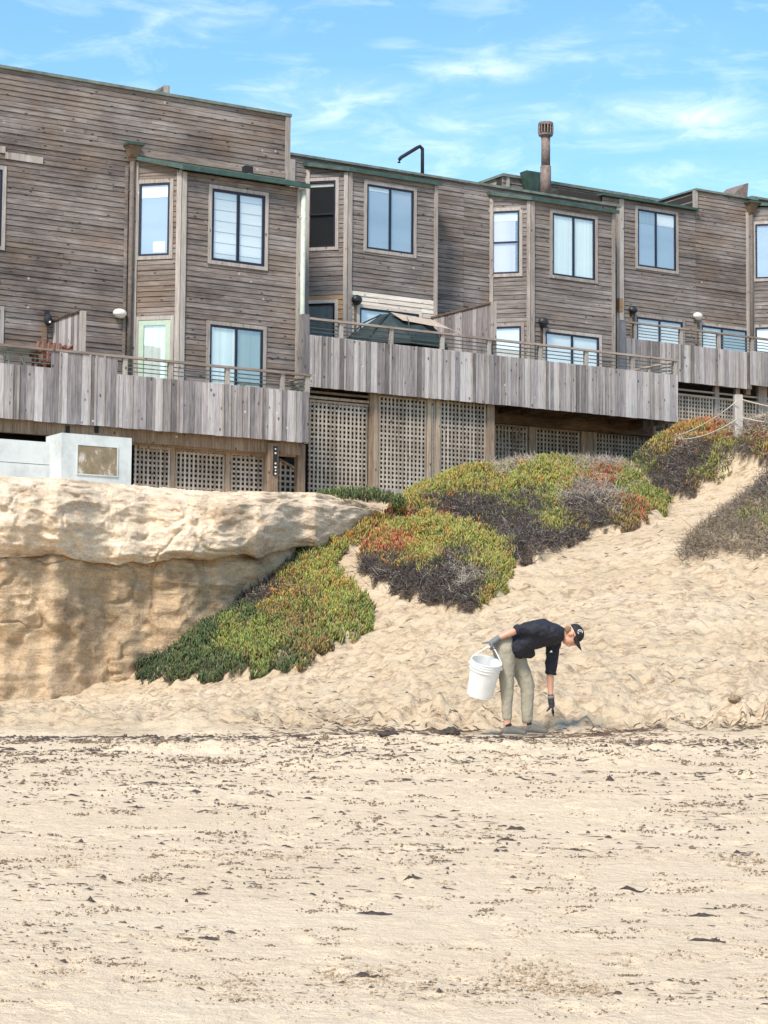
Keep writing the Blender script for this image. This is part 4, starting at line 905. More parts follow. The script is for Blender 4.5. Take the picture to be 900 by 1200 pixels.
# ================= house D and E (right)
zfloorD = PDd.px(798, 446.7)[1] + .32; zbotD = PDd.px(798, 447.5)[1]
uD0 = U(728, -5, 300); uDs = U(815, -5, 240); uD1 = U(878, -5, 300)
zD1 = PD.px(728, 232)[1]; zD2 = PD.px(818, 222.5)[1]
D = thing('terrace_house', 'brown grey wood house at the right with a stepped roofline', 'house', (*uw((uD0 + uD1) / 2, -8), 7))
box_body(D, uD0 - 2, uDs, -11, -5.06, 5, zD1 - .02); box_body(D, uDs, uD1 + .3, -11, -5.06, 5, zD2)
wD = rct(PD, 747, 792, 244.5, 311.5); w2 = rct(PD, 746, 800, 371, 420); w2 = (w2[0], w2[1], zfloorD + .05, w2[3]); w3 = rct(PD, 822, 875.5, 381, 430); w3 = (w3[0], w3[1], zfloorD + .05, w3[3])
siding(D, PD, offs(PD, uD0) - .6, offs(PD, uDs), zfloorD - .1, zD1 - .03, [grow(wD), grow(w2)], MT['siding_b'])
siding(D, PD, offs(PD, uDs), offs(PD, uD1), zfloorD - .1, zD2 - .03, [grow(w3)], MT['siding'])
MB().rect(PD, offs(PD, uD0) - .7, offs(PD, uDs) + .02, zD1 - .03, zD1 + .03, -2, .12).build('flashing', MT['green'], D)
MB().rect(PD, offs(PD, uDs) - .02, offs(PD, uD1) + .3, zD2 - .03, zD2 + .025, -5, .06).build('parapet_cap', MT['cap'], D)
corner(D, PD, offs(PD, uD0), zfloorD - .1, zD1 - .035, .14); corner(D, PD, offs(PD, uDs), zD1 + .035, zD2 - .035, .12); corner(D, PD, offs(PD, uD1) - .06, zfloorD - .1, zD2 - .4, .1)
window(D, PD, wD, [[('curtain', 'cur_bluegrey', 0, .78, 0, 1), ('blind', 'cur_grey', .78, 1, 0, 1)], [('curtain', 'cur_bluegrey', 0, .78, 0, 1), ('blind', 'cur_white', .78, 1, 0, 1)]], mull=(.48,))
window(D, PD, w2, [full('cur_white'), full('cur_white')]); window(D, PD, w3, [full('cur_white'), full('cur_grey')], mull=(.45,))
# rear parapet wall behind B, C, D with its returns
PR = plane(-9.2); zR = PR.px(600, 206.5)[1]; a = PR.px(589, 210)[0]; b = PR.px(835, 240)[0]
bk = thing('rear_roof_wall', 'upper roof wall with a green cap set back behind the middle houses', 'roof wall', PR.P((a + b) / 2, ztopB))
MB().rect(PR, a, b, ztopB - 1, zR - .06, -.3, -.05).build('wall', MT['backing'], bk)
siding(bk, PR, a, b, ztopB - .2, zR - .05, [], MT['siding_b'], maxlen=4); MB().rect(PR, a - .03, b, zR - .05, zR + .03, -.35, .07).build('parapet_cap', MT['cap'], bk)
FL_ = Face((a - 30, -12.5), (a - 30, -9.2)); siding(bk, FL_, 0, FL_.L, ztopB - .2, zR - .05, [], MT['siding_b']); MB().rect(FL_, 0, FL_.L, zR - .05, zR + .02, -.2, .05).build('parapet_cap', MT['cap'], bk)
MB().rect(PR, a + .12, a + .22, ztopB, zR - .052, 0, .04).build('corner_board', MT['trim'], bk)
q = PR.px(615, 207); MB().prism(PR, [(q[0] - .22, zR + .12), (q[0] + .3, zR + .12), (q[0] + .12, zR - .5), (q[0] - .06, zR - .5)], .06, .4).build('leader_head', MT['green'], bk)
PR2 = plane(-7.4); r_ = PR2.px(672, 228); r2_ = PR2.px(812, 246)
lw = MB().rect(PR2, r_[0], r2_[0], r_[1] - 1.0, r_[1] - .02, -.3, -.04).build('low_roof_wall', MT['backing'], bk)
siding(bk, PR2, r_[0], r2_[0], r_[1] - 1.0, r_[1] - .02, [], MT['siding_b']); MB().rect(PR2, r_[0] - .02, r2_[0], r_[1] - .02, r_[1] + .06, -.3, .06).build('flashing', MT['green'], bk)
# left return of D's raised parapet
FDR = Face((uDs, -8.2), (uDs, -5.0)); siding(D, FDR, 0, FDR.L, zD1 - .1, zD2 - .03, [], MT['siding_b']); MB().rect(FDR, 0, FDR.L, zD2 - .029, zD2 + .02, -.15, .04).build('parapet_cap', MT['cap'], D)
# leader head, wedge shaped cricket
zl = PD.px(875, 252)[1]; downspout('downspout', D, PD, PD.px(878.5, 300)[0], zfloorD - .1, zl, 'dullpipe', .05, True)
ck = thing('roof_fin', 'pointed wooden fin sticking up over the right roof corner', 'roof fin', PD.P(PD.px(870, 228)[0], zD2))
a = PD.px(861, 229); b = PD.px(880, 213.5); c = PD.px(878.5, 234); MB().prism(PD, [(a[0], zD2 + .03), (c[0], zD2 + .03), (b[0], b[1]), (b[0] - .1, b[1] - .03)], -.9, -.1).build('fin', MT['rust'], ck)
# house E sliver
uE = U(880.5, -5, 300); E = thing('terrace_house', 'wood house cut off by the right edge of the picture', 'house', (*uw(uE + 2, -7), 7))
FE = Face((uE, -5), (uE + .8, -4.2)); FE2 = Face((uE + .8, -4.2), (uE + 5, -4.2)); zE = PD.px(884, 243)[1]; zE0 = PD.px(882, 236)[1]
rE = rct(FE, 885, 915, 263, 326.8); rE = (rE[0], min(rE[1], FE.L - .12), rE[2], rE[3]); rE2 = rct(FE, 885, 915, 384, 430); rE2 = (rE2[0], min(rE2[1], FE.L - .12), zfloorD, rE2[3])
siding(E, FE, 0, FE.L, zfloorD - .1, zE - .02, [grow(rE), grow(rE2)], MT['siding_bs']); siding(E, FE2, 0, FE2.L, zfloorD - .1, zE - .02, [], MT['siding_b'])
for f in (FE, FE2): wall(E, f, [(0.03, 6), (f.L, 6), (f.L, zE), (0.03, zE)])
box_body(E, uE + .02, uE + 6, -11, -5.07, 5, zE0 + .1)
siding(E, PD, offs(PD, uE), offs(PD, uE) + 3, zE, zE0 + .08, [], MT['siding_b']); MB().rect(PD, offs(PD, uE) - .02, offs(PD, uE) + 4, zE0 + .08, zE0 + .14, -3, .06).build('parapet_cap', MT['cap'], E)
bay_roof(E, zE + .14, zE + .03, (uw(uE - .06, -5.02), uw(uE - .02, -4.9), uw(uE + .76, -4.1), uw(uE + 5, -4.1), uw(uE + 5, -5.02)))
window(E, FE, rE, [full('cur_bluegrey')], mull=()); window(E, FE, rE2, [full('cur_white')], mull=())
corner(E, FE, .04, zfloorD - .1, zE - .1, .07)
# deck D
slD = PDd.px(728, 420)[0]; sD2 = PDd.px(881, 430)[0]; srD = PDd.px(1010, 430)[0]
balD = MB().rect(PDd, slD + .03, srD, zfloorD - .16, zfloorD, -2.68, -.03).build('balcony', MT['beam'], D)
zlowD = PDd.px(731, 395.5)[1]; zrailD = PDd.px(726.5, 375)[1]
deck_boards(balD, PDd, slD, sD2, zbotD, lambda s: zlowD); deck_boards(balD, plane(-2.2), offs(PDd, sD2 - 30) - .12, srD, zbotD + .1, lambda s: zlowD + .03)
railing(balD, PDd, slD - .1, srD, zrailD, zlowD, [PDd.px(x, 400)[0] for x in (745, 799, 843, 882, 930)], wires=4)
MB().rect(PDd, slD - .06, slD + .12, zbotD, zrailD - .046, -.1, .025).build('railing_post', MT['deckboard'], balD)
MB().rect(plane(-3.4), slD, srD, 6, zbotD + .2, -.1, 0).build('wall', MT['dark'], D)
U4 = plane(-2.6); zt = U4.px(798, 456.5)[1]
beam(D, U4, 740, 990, 449.5, 451.5, 'rail', .05, 'rim_beam', .03); beam(D, U4, 740, 990, 455.5, 458, 'rail', .08, 'rim_beam', .06)
for x0, x1, lb in ((745, 835.5, 'wide lattice screen under the right deck beside the end of the middle deck'), (841.5, 860, 'lattice screen behind the rope post'), (866.5, 886.5, 'lattice screen right of the rope post'), (898, 960, 'lattice screen at the right edge of the picture')):
    a = U4.px(x0, 470); b = U4.px(x1, 470); slat_lattice('lattice_screen', lb, U4, a[0], b[0], 7.6, zt - .08, group='lattice screens under the decks', frame=False)
a = U4.px(745, 470); b = U4.px(876, 470); 
slat_lattice('lattice_strip', 'low lattice strip between the two rim beams of the right deck', U4, a[0], b[0], zt - .02, U4.px(745, 449)[1] + .02, pitch=.09, frame=False)
for x0, x1 in ((836.5, 841.2), (861, 865.5), (887.5, 897.5)): beam(D, U4, x0, x1, 452, 560, 'trim', .1, 'post', .05)
beam(D, plane(-2.5), 874, 879.5, 448, 462, 'post', .1, 'post')

# ------------------------------------------------------------------ fixtures
def wall_lamp(label, face, x, y, w, h, mat, conduit=True):
    s_, z = face.px(x, y); c = face.P(s_, z, .1); t = thing('wall_lamp', label, 'wall lamp', face.P(s_, z), 'outdoor wall lamps')
    ax = (face.d.to_3d(), face.n.to_3d(), Vector((0, 0, 1)))
    MB().ball(c, w / 2, .1, h / 2, ax, z0=-.55).build('lamp_housing', MT[mat], t, smooth=True)
    MB().ball(c - Vector((0, 0, h * .2)), w / 2 * .8, .08, h / 2 * .7, ax, z0=-1, z1=0).build('lamp_glass', MT['lampw' if mat == 'lampw' else 'lampd'], t, smooth=True)
    MB().rect(face, s_ - .04, s_ + .04, z - .04, z + .04, 0, .09).build('bracket', MT['lampd'], t)
    if conduit: MB().rect(face, s_ - .014, s_ + .02, z - .75, z - h * .3, .001, .035).build('conduit', MT['beam'], t)
f_b = Face((U(407.5, -1.6, 300), -1.6), (U(512, -1.6, 300), -1.6)); f_c = Face((U(622, -1.6, 300), -1.6), (U(720, -1.6, 300), -1.6))
wall_lamp('white oval wall lamp beside the rusty downspout on the left house', PA, 138, 368, .3, .19, 'lampw', False)
wall_lamp('dark domed wall lamp on bleached boards above the umbrella', f_b, 415.5, 352, .26, .22, 'lampd')
wall_lamp('dark domed wall lamp left of the lower window below the round flue', f_c, 634, 378, .26, .22, 'lampd')
wall_lamp('dark domed wall lamp above the left end of the right deck railing', PD, 739, 364, .26, .2, 'lampd')
wall_lamp('pale domed wall lamp between the two lower windows of the right house', PD, 815, 371, .3, .2, 'lampw')
s_, z_ = PA.px(53.5, 376); sc = thing('security_camera', 'black dome camera hanging on the left house wall', 'camera', PA.P(s_, z_))
MB().ball(PA.P(s_, z_, .12), .085, .085, .12).build('dome', MT['dark'], sc, smooth=True); MB().rect(PA, s_ - .03, s_ + .03, z_ + .05, z_ + .2, 0, .12).build('bracket', MT['dark'], sc)
MB().ball(PA.P(s_ + .01, z_ - .05, .19), .025, .02, .025).build('lens', MT['lampw'], sc)
MB().rect(PA, s_ - .08, s_ + .02, zfloorA, z_ - .1, .001, .03).build('conduit', MT['beam'], sc)
fl_ = Face((ubA0, .1), (ubA1, .1)); s_, z_ = fl_.px(290, 204); fd = thing('flood_light', 'small black flood light sitting on the green edged bay roof', 'flood light', fl_.P(s_, z_ - .1, 0))
MB().ball(fl_.P(s_, z_ - .02, 0), .14, .1, .05).build('base', MT['green'], fd, smooth=True); MB().rect(fl_, s_ - .09, s_ + .09, z_, z_ + .16, -.08, .08).build('head', MT['dark'], fd)
MB().tube([fl_.P(s_ + .05, z_ - .06, .02), fl_.P(s_ + .3, z_ - .09, .05), fl_.P(s_ + .75, z_ - .12, .05)], .02, 6).build('wire', MT['green'], fd)
# bird-shaped yellowish box between C and D
s_, z_ = PB.px(723.5, 356); tag(MB().rect(PB, s_ - .05, s_ + .07, z_ - .22, z_ + .12, .05, .15).build('meter_box', MT['newwood'], None), 'small orange box in the gap between the middle and right houses', 'box')

# bent vent pipe on B
pp = thing('flue_pipe', 'thin brown bent vent pipe standing on the middle roof', 'vent pipe', (0, 0, 0)); PP = plane(-3.6)
pt = lambda x, y: PP.P(*PP.px(x, y)); pp.location = pt(495, 208)
MB().tube([pt(495, 212), pt(495, 180), pt(495, 174.5), pt(492, 171.5), pt(489, 173), pt(470, 184.5), pt(468, 187), pt(467.5, 190.5)], .045, 10).build('pipe', MT['iron'], pp, smooth=True)
MB().tube([pt(495, 212), pt(495, 205)], .07, 10).build('collar', MT['green'], pp)
# round flue behind C
PF = plane(-8.4); pf = lambda x, y: PF.P(*PF.px(x, y)); fl = thing('chimney_flue', 'tall rusty round chimney flue with a slotted cap', 'chimney', pf(639.5, 224))
MB().tube([pf(639.5, 232), pf(639.5, 195)], .15, 20).build('lower_stack', MT['rust'], fl, smooth=True); MB().tube([pf(639.5, 195), pf(639.5, 160)], .125, 20).build('upper_stack', MT['rust'], fl, smooth=True)
MB().tube([pf(639.5, 161), pf(639.5, 159), pf(639.5, 157)], [.13, .2, .2], 20).build('cap_plate', MT['rust'], fl)
MB().tube([pf(639.5, 157), pf(639.5, 146)], .13, 20).build('cap_core', MT['dark'], fl)
MB().tube([pf(639.5, 147), pf(639.5, 144.5), pf(639.5, 143.6)], [.21, .21, .19], 20).build('cap_lid', MT['rust'], fl)
cc = pf(639.5, 152)
for i in range(14):
    q = 2 * math.pi * i / 14; d_ = Vector((math.cos(q), math.sin(q), 0)); MB().tube([cc + d_ * .195 + Vector((0, 0, -.12)), cc + d_ * .195 + Vector((0, 0, .12))], .022, 5).build('cap_slat', MT['rust'], fl)
# parasol on deck B
def umbrella():
    PU = plane(-.3); P_ = lambda x, y, o=0: PU.P(*PU.px(x, y), o); top = P_(452, 371); t = thing('patio_umbrella', 'low dark green patio umbrella with a tan top panel on the middle deck', 'umbrella', P_(462, 420))
    m1 = plain('dark green canvas', (.018, .035, .038), .7, 0, .3); m2 = plain('tan canvas', (.42, .34, .27), .8, 0, .2); n = 8
    c = P_(466, 403); rw_ = (P_(523, 404) - P_(413, 400)).length / 2; ring = []; mid = []
    apexA, apexB = P_(448, 368, .0), P_(497, 377, -.05)
    for i in range(n):
        q = 2 * math.pi * i / n + .2; ring.append(c + PU.d.to_3d() * rw_ * math.cos(q) + PU.n.to_3d() * .95 * math.sin(q) + Vector((0, 0, -.02 * math.sin(q))))
    apex = [apexB + (apexA - apexB) * (.5 - .5 * math.cos(2 * math.pi * i / n + .2)) + PU.n.to_3d() * .32 * math.sin(2 * math.pi * i / n + .2) for i in range(n)]
    for i in range(n):
        j = (i + 1) % n; a_, b_, c_, d_ = ring[i], ring[j], apex[j], apex[i]; bul = ((a_ + b_) / 2 - c).normalized() * .08 + Vector((0, 0, .12)); mm = (a_ + b_ + c_ + d_) / 4 + bul * .6
        me_ = MB().add([a_, b_, c_, d_, mm, a_ - Vector((0, 0, .12)), b_ - Vector((0, 0, .12))], [[0, 1, 4], [1, 2, 4], [2, 3, 4], [3, 0, 4], [0, 5, 6, 1]]); me_.build('canopy_panel', m1, t)
        MB().tube([a_, (a_ + d_) / 2 + Vector((0, 0, .05)) + bul * .3, d_], .018, 5).build('rib', m1, t)
    MB().add(apex + [sum(apex, Vector()) / n + Vector((0, 0, .06))], [[i, (i + 1) % n, n] for i in range(n)]).build('top_panel', m1, t)
    a1, b1 = apex[5], apex[7]
    f_ = [P_(448, 368.5, .34), P_(497, 377.5, .34), P_(521, 402.5, .95), P_(506, 391, .72), P_(470, 383, .62), P_(455, 380, .6)]
    MB().add(f_ + [p - PU.n.to_3d() * .02 for p in f_], [[0, 5, 4, 3, 2, 1], [6, 7, 8, 9, 10, 11]] + [[i, (i + 1) % 6, 6 + (i + 1) % 6, 6 + i] for i in range(6)]).build('tan_flap', m2, t)
    MB().tube([Vector((c.x, c.y, zfloorB)), (apexA + apexB) / 2 - Vector((0, 0, .05))], .025, 8).build('pole', MT['iron'], t)
umbrella()
# table and chair at the left end of deck A
PT = plane(1.0); p_ = lambda x, y, o=0: PT.P(*PT.px(x, y), o)
tb = thing('patio_table', 'glass patio table with curved pale tube legs on the left deck', 'table', p_(15, 430))
zt_ = p_(15, 411.5).z; ctr = p_(8, 411.5); m = MB(); m.tube([Vector((ctr.x, ctr.y, zt_)), Vector((ctr.x, ctr.y, zt_ + .02))], .62, 28); m.build('glass_top', plain('pale blue table glass', (.45, .58, .62), .1), tb)
for q in (.3, 1.9, 3.4, 5.0):
    d_ = Vector((math.cos(q), math.sin(q), 0)); c0 = Vector((ctr.x, ctr.y, zt_ - .02)); MB().tube([c0 + d_ * .5 + Vector((0, 0, -.65)), c0 + d_ * .4 + Vector((0, 0, -.3)), c0 + d_ * .25 + Vector((0, 0, -.06)), c0 + d_ * .05], .022, 8).build('leg', plain('pale grey metal tube', (.5, .55, .55), .4, .5), tb)
ch = thing('deck_chair', 'reddish brown wooden deck chair behind the left deck boards', 'chair', p_(60, 440))
redw = plain('reddish brown wood', (.2, .085, .055), .7, 0, .3); c0 = p_(56, 425); X_, N_ = PT.d.to_3d(), PT.n.to_3d(); Z_ = Vector((0, 0, 1))
def bar(a, b, w_, parent, name, mat): MB().tube([a, b], w_, 4).build(name, mat, parent)
for k_ in range(5): bar(c0 + X_ * (-.22 + .11 * k_) + Z_ * .0, c0 + X_ * (-.22 + .11 * k_) + Z_ * .42 - N_ * .18 + X_ * .1, .035, ch, 'back_slat', redw)
for k_ in range(5): bar(c0 + X_ * -.25 + N_ * (.08 + .1 * k_) + Z_ * (-.1), c0 + X_ * .25 + N_ * (.08 + .1 * k_) + Z_ * (-.1), .04, ch, 'seat_slat', redw)
for sx in (-.28, .28): bar(c0 + X_ * sx + N_ * .55 - Z_ * .55, c0 + X_ * sx + N_ * .5 + Z_ * .12, .03, ch, 'leg', redw); bar(c0 + X_ * sx - N_ * .1 - Z_ * .55, c0 + X_ * sx - N_ * .05 + Z_ * .12, .03, ch, 'leg', redw); bar(c0 + X_ * sx + N_ * .55 + Z_ * .14, c0 + X_ * sx - N_ * .2 + Z_ * .14, .04, ch, 'armrest', redw)
c1 = p_(79, 412); ch2 = thing('deck_chair', 'reddish folded wooden chair back showing above the raised deck boards', 'chair', c1 - Z_ * .8)
bar(c1 - X_ * .14 - Z_ * .7, c1 - X_ * .05 + Z_ * .12, .03, ch2, 'side_rail', redw); bar(c1 + X_ * .14 - Z_ * .7, c1 + X_ * .14 + Z_ * .02, .03, ch2, 'side_rail', redw); bar(c1 - X_ * .12 + Z_ * .08, c1 + X_ * .14 + Z_ * .0, .035, ch2, 'back_slat', redw); bar(c1 - X_ * .2 - Z_ * .1, c1 + X_ * .1 + Z_ * .13, .03, ch2, 'back_slat', redw)

# rope post on the ridge
b0 = at(866.5, 524, 45.2); gz = float(ground(b0.x, b0.y)); h1 = at(866, 462, 45.2).z
ps = thing('rope_post', 'grey weathered square post on the ridge carrying two ropes', 'post', (b0.x, b0.y, gz))
fp = Face((0, 0), (1, 0)); fp.A = Vector((b0.x - .09, b0.y)); fp.d = Vector((1, .05)).normalized(); fp.n = Vector((fp.d.y, -fp.d.x))
MB().rect(fp, 0, .17, gz - .4, h1 - .015, -.17, 0).build('shaft', MT['trim'], ps); MB().prism(fp, [(0.003, h1 - .015), (.167, h1 - .015), (.15, h1), (.02, h1)], -.165, -.005).build('worn_top', MT['trim'], ps)
rope = plain('pale rope', (.5, .45, .38), .9, 0, .2)
def rp(pts, lb):
    P_ = [at(*p) for p in pts]; out = []
    for i in range(len(P_) - 1):
        for k_ in range(6): t = k_ / 6; q = P_[i].lerp(P_[i + 1], t); out.append(q - Vector((0, 0, .25 * 4 * t * (1 - t) * .35)))
    out.append(P_[-1]); o = MB().tube(out, .012, 6).build('rope', rope, None, loc=out[0], smooth=True); tag(o, lb, 'rope', 'ropes tied to the post')
rp([(864, 470, 45.1), (790, 512, 46.5)], 'upper rope running down left from the post'); rp([(864, 491, 45.1), (800, 515, 46.2)], 'lower rope running down left from the post')
rp([(869, 468, 45.1), (960, 478, 44.5)], 'upper rope running right from the post'); rp([(869, 489, 45.1), (960, 494, 44.5)], 'lower rope running right from the post')

# past 300 boards on one house the smallest offcuts become one joined part
def thin_out(house, part, keep=290):
    bs = [o for o in bpy.data.objects if o.parent == house and o.name.split('.')[0] == part]
    if len(bs) <= 300: return
    bs.sort(key=lambda o: -o.data.polygons[0].area); m = MB(); L = Vector(house.location); mat = bs[-1].data.materials[0]
    for o in bs[keep:]:
        m.add([v.co + L for v in o.data.vertices], [list(p.vertices) for p in o.data.polygons]); bpy.data.objects.remove(o)
    m.build('board_offcuts', mat, house)['kind'] = 'stuff'
for h_ in (A, B, Cc, D, E): thin_out(h_, 'siding_board')
# ------------------------------------------------------------------ person bending with a bucket
PY = 23.3; g0 = at(612, 859.5, PY); PO = Vector((at(610, 860, PY).x, PY, 0)); KZ = 1 / 550.0 * (PY / (FPX / 110.0)) 
PZ = at(610, 860.4, PY).z
def pm(zx, zy, y=0.0): return Vector((PO.x + (zx - 400) * KZ, PO.y - y, PZ + (752 - zy) * KZ))     # y > 0 is towards the viewer
def capsules(name, caps, mat, parent, voxel=.007, smooth=6, balls=(), noise=0, nscale=9, loc=None):
    m = MB()
    for a, ra, b, rb in caps:
        a, b = Vector(a), Vector(b); d = b - a; L = d.length; d = d.normalized() if L > 1e-6 else Vector((0, 0, 1))
        n = 6; pts = []; rs = []
        for i in range(n): q = math.pi / 2 * i / n; pts.append(a - d * ra * math.cos(q)); rs.append(max(ra * math.sin(q), 1e-4))
        for i in range(5): t = i / 4; pts.append(a.lerp(b, t)); rs.append(ra + (rb - ra) * t)
        for i in range(1, n + 1): q = math.pi / 2 * i / n; pts.append(b + d * rb * math.sin(q)); rs.append(max(rb * math.cos(q), 1e-4))
        ref = Vector((0, 0, 1)) if abs(d.z) < .9 else Vector((1, 0, 0)); X1 = d.cross(ref).normalized(); X2 = d.cross(X1); v = []; f = []; K = 16
        for p, r in zip(pts, rs):
            for k_ in range(K): q = 2 * math.pi * k_ / K; v.append(p + (X1 * math.cos(q) + X2 * math.sin(q)) * r)
        for i in range(len(pts) - 1):
            for k_ in range(K): f.append([i * K + k_, (i + 1) * K + k_, (i + 1) * K + (k_ + 1) % K, i * K + (k_ + 1) % K])
        f.append(list(range(K))); f.append([(len(pts) - 1) * K + k_ for k_ in range(K)][::-1]); m.add(v, f)
    for c, rx, ry, rz, ax in balls: m.ball(c, rx, ry, rz, ax, nu=24, nv=16)
    o = m.build(name, mat, parent, smooth=True, loc=loc)
    md = o.modifiers.new('remesh', 'REMESH'); md.mode = 'VOXEL'; md.voxel_size = voxel; md.use_smooth_shade = True
    sm = o.modifiers.new('smooth', 'SMOOTH'); sm.iterations = smooth; sm.factor = .5
    if noise:
        tx = bpy.data.textures.new(name + '_folds', 'CLOUDS'); tx.noise_scale = nscale; tx.noise_depth = 2
        dm = o.modifiers.new('folds', 'DISPLACE'); dm.texture = tx; dm.strength = noise; dm.mid_level = .5
    dg = bpy.context.evaluated_depsgraph_get(); me = bpy.data.meshes.new_from_object(o.evaluated_get(dg)); o.modifiers.clear(); o.data = me
    me.polygons.foreach_set('use_smooth', [True] * len(me.polygons))
    if not me.materials: me.materials.append(mat)
    return o
skin = plain('tanned skin', (.55, .29, .2), .5, 0, .08, 20); navy = plain('black navy jacket cloth', (.011, .012, .022), .8, 0, .35, 60); khaki = plain('sage khaki trouser cloth', (.315, .285, .22), .9, 0, .1, 50)
glove = plain('grey knitted glove', (.16, .165, .17), .85, 0, .3, 120); glove_d = plain('black rubber glove palm', (.02, .02, .022), .7); shoe = plain('grey mesh shoe', (.12, .115, .1), .8, 0, .35, 90); sole = plain('pale grey shoe sole', (.35, .33, .3), .7)
sock = plain('black sock', (.012, .012, .013), .9); hair = plain('light brown hair', (.2, .115, .055), .7, 0, .4, 160); capm = plain('black cap cloth', (.01, .01, .011), .75, 0, .3, 80); white = plain('white print', (.75, .75, .72), .6)
pe = thing('person', 'person in black jacket, khaki trousers and black cap bending down and carrying a white bucket', 'person', (PO.x, PO.y, PZ))
UH = Vector((.90, -.03, .43)).normalized(); FH = Vector((.43, -.10, -.90)); FH = (FH - UH * FH.dot(UH)).normalized(); YH = UH.cross(FH).normalized(); HC = pm(703, 172, .0)
hd = lambda f, u, s=0: HC + FH * f + UH * u + YH * s
RS, LS = .17, -.15
caps = [(pm(330, 235), .12, pm(430, 185), .125), (pm(430, 185), .125, pm(560, 165), .12), (pm(580, 160, .1), .07, pm(580, 160, -.1), .07), (pm(600, 158), .06, pm(665, 168), .052),
        (pm(572, 158, RS), .048, pm(390, 145, .2), .038), (pm(390, 145, .2), .038, pm(345, 160, .205), .041), (pm(345, 160, .205), .041, pm(262, 197, .21), .027), (pm(262, 197, .21), .027, pm(235, 218, .21), .03),
        (pm(598, 185, LS), .048, pm(580, 370, LS), .038), (pm(580, 370, LS), .04, pm(578, 430, LS), .04), (pm(578, 430, LS), .04, pm(583, 530, LS), .026), (pm(583, 530, LS), .026, pm(586, 565, LS), .032),
        (pm(312, 265, .075), .095, pm(318, 470, .09), .062), (pm(318, 470, .09), .062, pm(321, 690, .09), .036), (pm(321, 690, .09), .036, pm(325, 728, .09), .038), (pm(325, 728, .09), .034, pm(385, 738, .09), .026),
        (pm(368, 285, -.075), .095, pm(442, 470, -.085), .062), (pm(442, 470, -.085), .062, pm(440, 690, -.085), .036), (pm(440, 690, -.085), .036, pm(445, 722, -.085), .038), (pm(445, 722, -.085), .034, pm(520, 732, -.085), .026),
        (hd(.02, -.075), .055, hd(.045, -.055), .045), (hd(.088, .0), .016, hd(.105, -.022), .015), (hd(.078, -.075), .024, hd(.07, -.085), .022), (hd(.082, -.045, .0), .02, hd(.088, -.052, 0), .017)]
ax = (FH, YH, UH)
balls = [(hd(-.005, .02), .093, .074, .105, ax), (hd(.035, -.03), .06, .06, .075, ax), (hd(-.01, -.01, .074), .02, .012, .032, ax), (hd(-.01, -.01, -.074), .02, .012, .032, ax)]
capsules('body', caps, skin, pe, .0062, 5, balls)
capsules('trousers', [(pm(300, 240, .06), .135, pm(345, 250, -.06), .13), (pm(300, 262, .08), .122, pm(316, 400, .09), .088), (pm(316, 400, .09), .088, pm(318, 480, .09), .073), (pm(318, 480, .09), .073, pm(319, 655, .09), .05),
    (pm(362, 290, -.08), .118, pm(415, 400, -.085), .092), (pm(415, 400, -.085), .092, pm(443, 475, -.085), .077), (pm(443, 475, -.085), .077, pm(441, 668, -.085), .055)], khaki, pe, .009, 5, noise=.024, nscale=.085)
capsules('jacket', [(pm(372, 240, .07), .12, pm(372, 236, -.07), .12), (pm(372, 238, .07), .118, pm(450, 185, .07), .145), (pm(372, 238, -.07), .118, pm(450, 185, -.07), .145), (pm(450, 180, .06), .155, pm(520, 162, .06), .15), (pm(450, 180, -.06), .155, pm(520, 162, -.06), .15),
    (pm(520, 165, .06), .15, pm(585, 168, .06), .12), (pm(520, 165, -.06), .15, pm(585, 168, -.06), .12), (pm(590, 160), .11, pm(628, 162), .072), (pm(400, 268, .03), .085, pm(455, 278, .0), .058), (pm(325, 205, .08), .062, pm(325, 205, -.08), .062),
    (pm(575, 160, RS), .085, pm(470, 145, .2), .078), (pm(470, 145, .2), .078, pm(382, 146, .205), .058),
    (pm(600, 195, LS), .088, pm(590, 290, LS), .07), (pm(590, 290, LS), .07, pm(580, 385, LS), .06)], navy, pe, .0085, 5, noise=.04, nscale=.075)
MB().tube([pm(584, 386, LS), pm(581, 402, LS)], .062, 16).build('cuff', navy, pe, smooth=True); MB().tube([pm(384, 146, .205), pm(362, 154, .205)], .057, 16).build('cuff', navy, pe, smooth=True)
MB().add([pm(565, 275, -.02 + .12), pm(582, 275, .10), pm(576, 263, .10), pm(565, 275, .09), pm(582, 275, .09), pm(576, 263, .09)], [[0, 1, 2], [5, 4, 3], [0, 3, 4, 1], [1, 4, 5, 2], [2, 5, 3, 0]]).build('jacket_logo', white, pe)
# near hand holds the bucket handle
H0 = pm(240, 216, .21)
capsules('glove', [(pm(262, 198, .21), .034, pm(250, 208, .21), .034), (pm(250, 208, .21), .036, pm(228, 222, .2), .035), (pm(245, 212, .235), .026, pm(222, 228, .235), .024)] +
    [(pm(230 - 5 * i, 216 + 4 * i, .245 - .022 * i), .0115, pm(222 - 3 * i, 247 + 2 * i, .25 - .022 * i), .0105) for i in range(4)] + [(pm(222 - 3 * i, 247 + 2 * i, .25 - .022 * i), .0105, pm(232 - 3 * i, 258 + 2 * i, .235 - .022 * i), .009) for i in range(4)] +
    [(pm(228, 218, .17), .013, pm(196, 222, .165), .011), (pm(196, 222, .165), .011, pm(172, 226, .165), .009)], glove, pe, .0042, 3)
